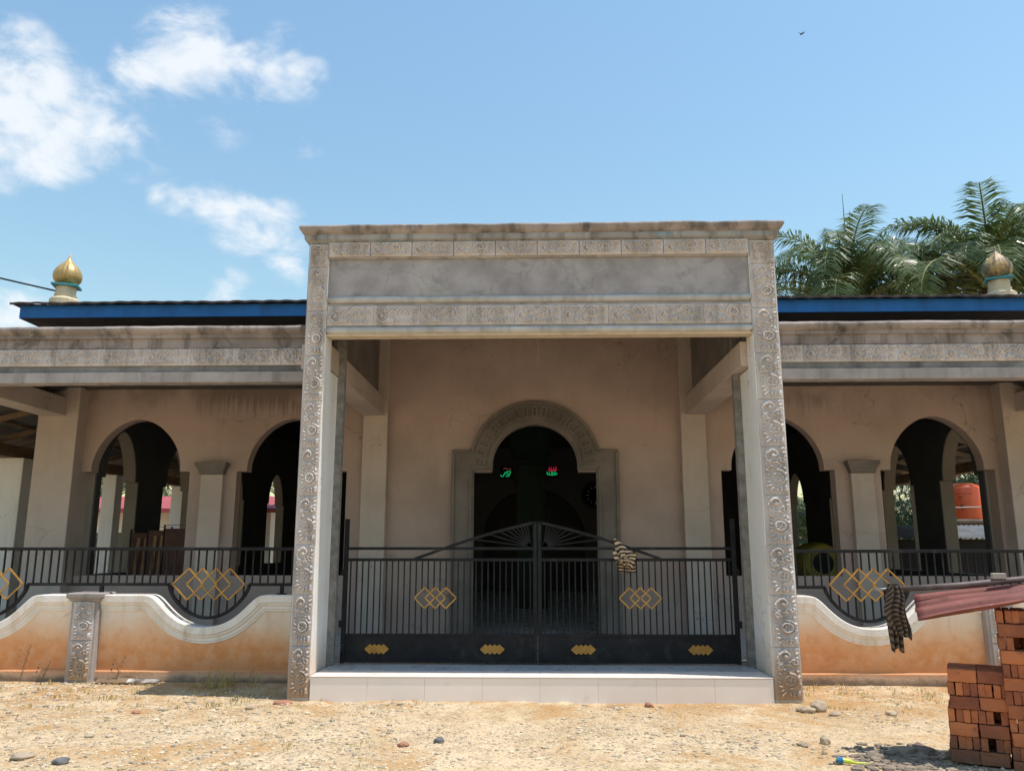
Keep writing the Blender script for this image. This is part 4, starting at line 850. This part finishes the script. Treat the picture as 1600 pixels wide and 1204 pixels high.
# ------------------------------------------------------------------ oil palms
def frond_mesh(seed, ln=4.2):
    r = random.Random(seed); m = MB(); N = 46; pts = []
    droop = r.uniform(1.25, 1.9); p = Vector((0, 0, 0)); a = R(r.uniform(62, 74)); roll = r.uniform(-.25, .25)
    for i in range(N+1):
        t = i/N; pts.append(p.copy()); ang = a - droop*t**1.9*1.35
        p = p + Vector((math.cos(ang), roll*t*.5, math.sin(ang)))*(ln/N)
    m.tube(pts, [.045*(1-.88*i/N)+.004 for i in range(N+1)], 5); m2 = MB()
    for i in range(6, N+1):
        t = i/N; d = (pts[i]-pts[i-1]).normalized(); side = d.cross(Vector((0, 0, 1))).normalized() if abs(d.z) < .98 else Vector((0, 1, 0)); up = side.cross(d).normalized()
        L = (.95*math.sin(math.pi*min(1, .13+t*.80))**.7+.12)*r.uniform(.85, 1.12)
        for sg in (-1, 1):
            for rep in (0, 1):
                lift = r.uniform(-.15, .55); dirv = (side*sg*1.0 + d*r.uniform(.45, .9) + up*lift).normalized(); b = pts[i] - d*(ln/N)*rep*.5
                l1 = b + dirv*L*.5 + Vector((0, 0, -.06*L)); tip = b + dirv*L*.93 + Vector((0, 0, -(.30+.25*r.random())*L)); wv = d.cross(dirv).cross(dirv).normalized()*.03*(1.15-t*.4)
                o = len(m2.v); m2.v += [tuple(b-wv*.4), tuple(b+wv*.4), tuple(l1+wv), tuple(l1-wv), tuple(tip)]; m2.f += [(o, o+1, o+2, o+3), (o+3, o+2, o+4)]
    nb = len(m.f); m.add(m2.v, m2.f)
    me = bpy.data.meshes.new('frond'); me.from_pydata(m.v, [], m.f); me.materials.append(MT['rachis']); me.materials.append(MT['frond'])
    me.polygons.foreach_set('material_index', [0]*nb + [1]*(len(m.f)-nb)); me.update(); return me
FRONDS = [frond_mesh(k) for k in range(6)]
def palm(x, y, h, label, n=30, sc=1., seed=0, spear=True):
    r = random.Random(seed); g = thing('oil_palm', (x, y, 0), label, 'palm tree', 'oil palms around the mosque')
    MB().tube([(x, y, -.1), (x+.03, y, h*.3), (x-.04, y, h*.7), (x, y, h)], [.42, .33, .32, .38], 12).build('trunk', 'bark', g)
    for k in range(n):
        ring = k/n; az = k*2.39996+r.uniform(-.2, .2); tilt = R(-8 + 62*ring + r.uniform(-7, 7)); s = sc*(1-.18*(1-ring))*r.uniform(.9, 1.1)
        link('frond', FRONDS[r.randrange(6)], g, world=TR(x, y, h-.1+.25*(1-ring)) @ Matrix.Rotation(az, 4, 'Z') @ Matrix.Rotation(tilt, 4, 'Y') @ TR(.12, 0, 0) @ Matrix.Scale(s, 4))
    if spear:
        for k in range(2): MB().tube([(x+.1*k, y, h), (x+.15*k+.1, y+.05, h+2.2*sc), (x+.2*k+.12, y+.08, h+(3.9-.6*k)*sc)], [.05, .03, .008], 5).build('spear_leaf', 'rachis', g)
palm(10.9, 18.2, 9.7, 'tall oil palm with spear leaves rising just right of the portal', 34, 1.08, 3)
palm(15.5, 17.5, 10.1, 'tall oil palm with drooping crown behind the right finial', 36, 1.15, 5, False)
palm(19.2, 18.6, 10.9, 'tall oil palm cut by the right edge of the photo', 34, 1.15, 8, False)
palm(-19.0, 26.0, 4.2, 'oil palm above the red roof behind the leftmost arch', 26, 1.05, 21, False)
palm(-13.4, 27.0, 4.6, 'oil palm behind the red roofed house, beside the leftmost arch column', 26, 1.05, 23, False)
palm(14.2, 19.4, 2.0, 'short oil palm seen through the rightmost arch beside the orange tank', 24, .95, 31, False)
palm(11.0, 22.0, 1.6, 'short oil palm low behind the inner right arch', 24, .95, 33, False)
palm(17.6, 22.0, 2.2, 'short dark oil palm to the right of the orange tank', 24, 1., 35, False)
palm(12.6, 29.0, 2.2, 'short oil palm seen through the small arch above the drum', 24, 1., 37, False)

# ------------------------------------------------------------------ cable, bird, wire
m = MB(); pts = [(-16+8.2*t, -1.5+5.25*t, 7.2-1.45*t-.5*t*(1-t)) for t in np.linspace(0, 1, 16)]
tag(m.tube(pts, .014, 6).build('power_cable', 'cable'), 'thin black twin cable running to the left finial', 'cable')
m.v = [(a, b, c+.045) for a, b, c in m.v]
bd = thing('bird', (11.0, 20.9, 22.05), 'tiny dark bird high in the blue sky', 'bird')
MB().lathe([(.0, -.11), (.02, -.08), (.033, -.01), (.03, .06), (.012, .10), (.0, .13)], (0, 0, 0), 10).build('body', 'bird', bd, smooth=True, world=TR(11.0, 20.9, 22.05) @ Matrix.Rotation(R(60), 4, 'Y'))
for s in (-1, 1): MB().add([(0, 0, 0), (.06, 0, 0), (.05, s*.07, .06), (-.03, s*.16, .10), (-.01, s*.06, .045), (0, 0, .005), (.06, 0, .006), (.05, s*.07, .065)], [(0,1,2,3,4), (5,6,7), (0,1,6,5)]).build('wing', 'bird', bd, world=TR(11.0, 20.9, 22.05) @ Matrix.Rotation(R(70), 4, 'Z'))
hw = MB().tube([(.05, .2, 3.98), (.052, .2, 3.86), (.047, .2, 3.76), (.055, .2, 3.66)], .006, 6); tag(hw.build('hanging_wire', 'timber'), 'short rusty wire hanging from the middle of the portal lintel', 'wire')

# ------------------------------------------------------------------ stones and litter on the ground
def stone_bm(cx, cy, r, flat, seed, sub=2):
    import bmesh
    bm = bmesh.new(); bmesh.ops.create_icosphere(bm, subdivisions=sub, radius=1)
    q = random.Random(seed); sx, sy = q.uniform(.8, 1.35), q.uniform(.75, 1.15); rz = Matrix.Rotation(q.uniform(0, 6.3), 3, 'Z')
    for v in bm.verts:
        n = 1+.34*noise.noise(v.co*1.3+Vector((seed*3.7, 0, 0)))+.16*noise.noise(v.co*3.1+Vector((seed*1.7, 5, 0)))+.05*noise.noise(v.co*8); v.co = rz @ Vector((v.co.x*sx*n, v.co.y*sy*n, v.co.z*flat*n))*r
        v.co += Vector((cx, cy, gz(cx, cy)+r*flat*.55))
    return bm
def stone(cx, cy, r, flat, mat, label, seed):
    bm = stone_bm(cx, cy, r*.78, flat, seed, 3); me = bpy.data.meshes.new('stone'); bm.to_mesh(me); bm.free(); me.materials.append(MT[mat]); me.polygons.foreach_set('use_smooth', [True]*len(me.polygons))
    tag(link('stone', me), label, 'stone', 'loose stones on the ground')
for a in [(-.81, -1.80, .052, .75, 'greystone', 'dark grey stone in front of the step, left of centre', 1), (-1.09, -1.94, .042, .6, 'redstone', 'small reddish lump just left of the dark grey stone', 2), (2.42, -1.76, .055, 1.0, 'stone', 'upright pale stone at the tip of the pole shadow', 3),
          (-4.0, -.55, .06, .45, 'redstone', 'flat orange stone on the gravel below the left pier', 4), (-2.86, -.53, .05, .75, 'stone', 'rounded pale stone left of the left column base', 5), (-3.95, -2.48, .09, .4, 'stone', 'big flat stone at the lower left corner', 6), (-3.55, -2.65, .075, .5, 'greystone', 'grey stone beside the flat stone in the lower left corner', 7),
          (2.70, -.42, .10, .5, 'stone', 'flat rubble stone at the foot of the right column', 8), (2.86, -.30, .11, .75, 'stone', 'largest pale rubble stone behind the flat one at the right column', 9), (2.95, -.52, .07, .5, 'stone', 'small rubble stone in front of the right column heap', 10),
          (1.18, -.15, .055, .7, 'redstone', 'pink stone lying against the step right of centre', 11), (3.5, -.52, .07, .5, 'stone', 'lone stone on the earth between right column and bricks', 12), (-2.62, -.22, .12, .22, 'redstone', 'flat pinkish slab at the foot of the left column', 13)]: stone(*a)
bo = thing('plastic_bottle', (2.31, -2.47, 0), 'small blue and yellow plastic tube lying at the bottom right', 'litter')
MB().tube([(2.27, -2.46, .025), (2.31, -2.465, .026)], .024, 12).build('cap', 'bluepl', bo); MB().tube([(2.31, -2.465, .026), (2.35, -2.475, .022), (2.40, -2.48, .012), (2.50, -2.49, .01)], [.018, .018, .008, .004], 10).build('body', 'yellowpl', bo)
for k, (x, y, L, w, a, mt, lb) in enumerate([(-4.98, .93, .42, .09, 4, 'timber', 'dark broken board lying at the foot of the left fence wall'), (-4.62, .90, .40, .07, -5, 'whitepl', 'white peeling board beside the dark board at the left fence wall')]):
    tag(MB().obox(TR(x, y, gz(x, y)+.035) @ Matrix.Rotation(R(a), 4, 'Z') @ Matrix.Rotation(R(25), 4, 'X'), L, w, .018).build('broken_board', mt, bevel=.002), lb, 'board')
def scatter_pebbles():
    import bmesh
    proto = []
    for k in range(8):
        bm = bmesh.new(); bmesh.ops.create_icosphere(bm, subdivisions=1, radius=1); q = random.Random(k)
        v = []
        for p in bm.verts: v.append(np.array(p.co)*(1+q.uniform(-.22, .22)))
        proto.append((np.array(v), np.array([[w.index for w in f.verts] for f in bm.faces]))); bm.free()
    V, F, o = [], [], 0; q = random.Random(5)
    for k in range(30000):
        x = q.uniform(-7.5, 6.5); y = -3.6+4.6*q.random()**1.05
        if y > -.12 and -2.75 < x < 2.9: continue
        dens = .42+1.5*noise.noise((x*.6, y*.9, 3))+.5*noise.noise((x*2, y*2, 8)) + (.3 if x < -.6 else -.18)
        if q.random() > dens: continue
        r = .0055+.012*q.random()**2.2; big = q.random()
        if big > .96: r = q.uniform(.014, .026)
        if x < -1.2 and big > .93: r = q.uniform(.012, .034)
        pv, pf = proto[k % 8]; a = q.uniform(0, 6.3); c, s = math.cos(a), math.sin(a); sc = np.array([q.uniform(.9, 1.6), q.uniform(.8, 1.1), q.uniform(.45, .8)])*r
        w = pv*sc; w = np.stack([w[:, 0]*c-w[:, 1]*s+x, w[:, 0]*s+w[:, 1]*c+y, w[:, 2]+gz(x, y)+r*.12], 1); V.append(w); F.append(pf+o); o += len(pv)
    V = np.concatenate(V); F = np.concatenate(F); me = bpy.data.meshes.new('gravel'); me.from_pydata(V.tolist(), [], F.tolist()); me.materials.append(MT['pebble'])
    tag(link('gravel', me), 'loose pale gravel strewn over the earth yard', 'gravel', kind='stuff')
    V, F, o = [], [], 0      # rubble left of the bricks, their shade put into its dark colour
    for k in range(420):
        x = q.gauss(2.85, .26); y = q.gauss(-2.3, .28); r = .008+.034*q.random()**1.8
        if y > -1.7: continue
        pv, pf = proto[k % 8]; w = pv*np.array([q.uniform(1, 1.6), 1, q.uniform(.4, .8)])*r + np.array([x, y, gz(x, y)+r*.15]); V.append(w); F.append(pf+o); o += len(pv)
    for x, y, r in ((2.98, -1.98, .075), (3.12, -2.03, .085), (2.84, -2.05, .05), (3.02, -2.2, .06)):
        pv, pf = proto[int(x*10) % 8]; w = pv*np.array([1.3, .9, .6])*r + np.array([x, y, gz(x, y)+r*.2]); V.append(w); F.append(pf+o); o += len(pv)
    V = np.concatenate(V); F = np.concatenate(F); me = bpy.data.meshes.new('rubble'); me.from_pydata(V.tolist(), [], F.tolist()); me.materials.append(MT['rubble'])
    tag(link('rubble', me), 'broken rubble coloured dark for the shade left of the brick stacks', 'rubble', kind='stuff')
scatter_pebbles()
def grass():
    q = random.Random(9); m = MB(); tufts = []
    for k in range(150):
        s = -1 if q.random() < .55 else 1; x = s*q.uniform(2.9, 7.2); y = q.uniform(.35, 1.05) if q.random() < .6 else q.uniform(-.5, .6); tufts.append((x, y, q.uniform(.02, .06), 11))
    for k in range(130): tufts.append((q.uniform(-6, -1.2), q.uniform(-3.2, .5), q.uniform(.01, .028), 10))
    for k in range(60): tufts.append((q.uniform(2.9, 6), q.uniform(-1, .9), q.uniform(.012, .035), 11))
    for k in range(6): tufts.append((q.uniform(-3.9, -3.2), q.uniform(.6, .9), .22, 12))
    for x, y, h, n in tufts:
        for i in range(n):
            a = q.uniform(0, 6.3); l = h*q.uniform(.5, 1.3); bx = x+q.gauss(0, .04); by = y+q.gauss(0, .03); z = gz(bx, by)+.004; dx, dy = math.cos(a)*l*.7, math.sin(a)*l*.7; wx, wy = -math.sin(a)*.0035, math.cos(a)*.0035
            m.add([(bx-wx, by-wy, z), (bx+wx, by+wy, z), (bx+dx*.5+wx, by+dy*.5+wy, z+l*.7), (bx+dx*.5-wx, by+dy*.5-wy, z+l*.7), (bx+dx, by+dy, z+l*.85)], [(0,1,2,3), (3,2,4)])
    tag(m.build('dry_grass', 'drygrass', recalc=False), 'sparse dry grass along the fence foot and gravel', 'grass', kind='stuff')
    for k, (x, y, lb) in enumerate([(-6.15, .98, 'tall bare weed stem at the left fence wall near the photo edge'), (-5.0+.02, .95, 'thin dark weed growing right beside the left pier'), (-5.85, .9, 'short dark weed between the edge and the left pier')]):
        w = MB(); h = (.42, .28, .22)[k]
        w.tube([(x, y, 0), (x+.03, y, h*.5), (x+.08*(1 if k != 1 else -.3), y, h)], [.005, .004, .002], 5)
        for j in range(7):
            zz = h*(.25+.1*j); w.tube([(x+.05*j/7, y, zz), (x+.05*j/7+.05*(-1)**j, y-.02, zz+.05)], [.003, .0015], 4); w.add([(x+.05*j/7+.05*(-1)**j, y-.02, zz+.05), (x+.05*j/7+.07*(-1)**j, y-.03, zz+.07), (x+.05*j/7+.05*(-1)**j, y-.01, zz+.09)], [(0,1,2)])
        tag(w.build('weed', 'timber', recalc=False), lb, 'weed', 'weeds at the fence foot')
grass()
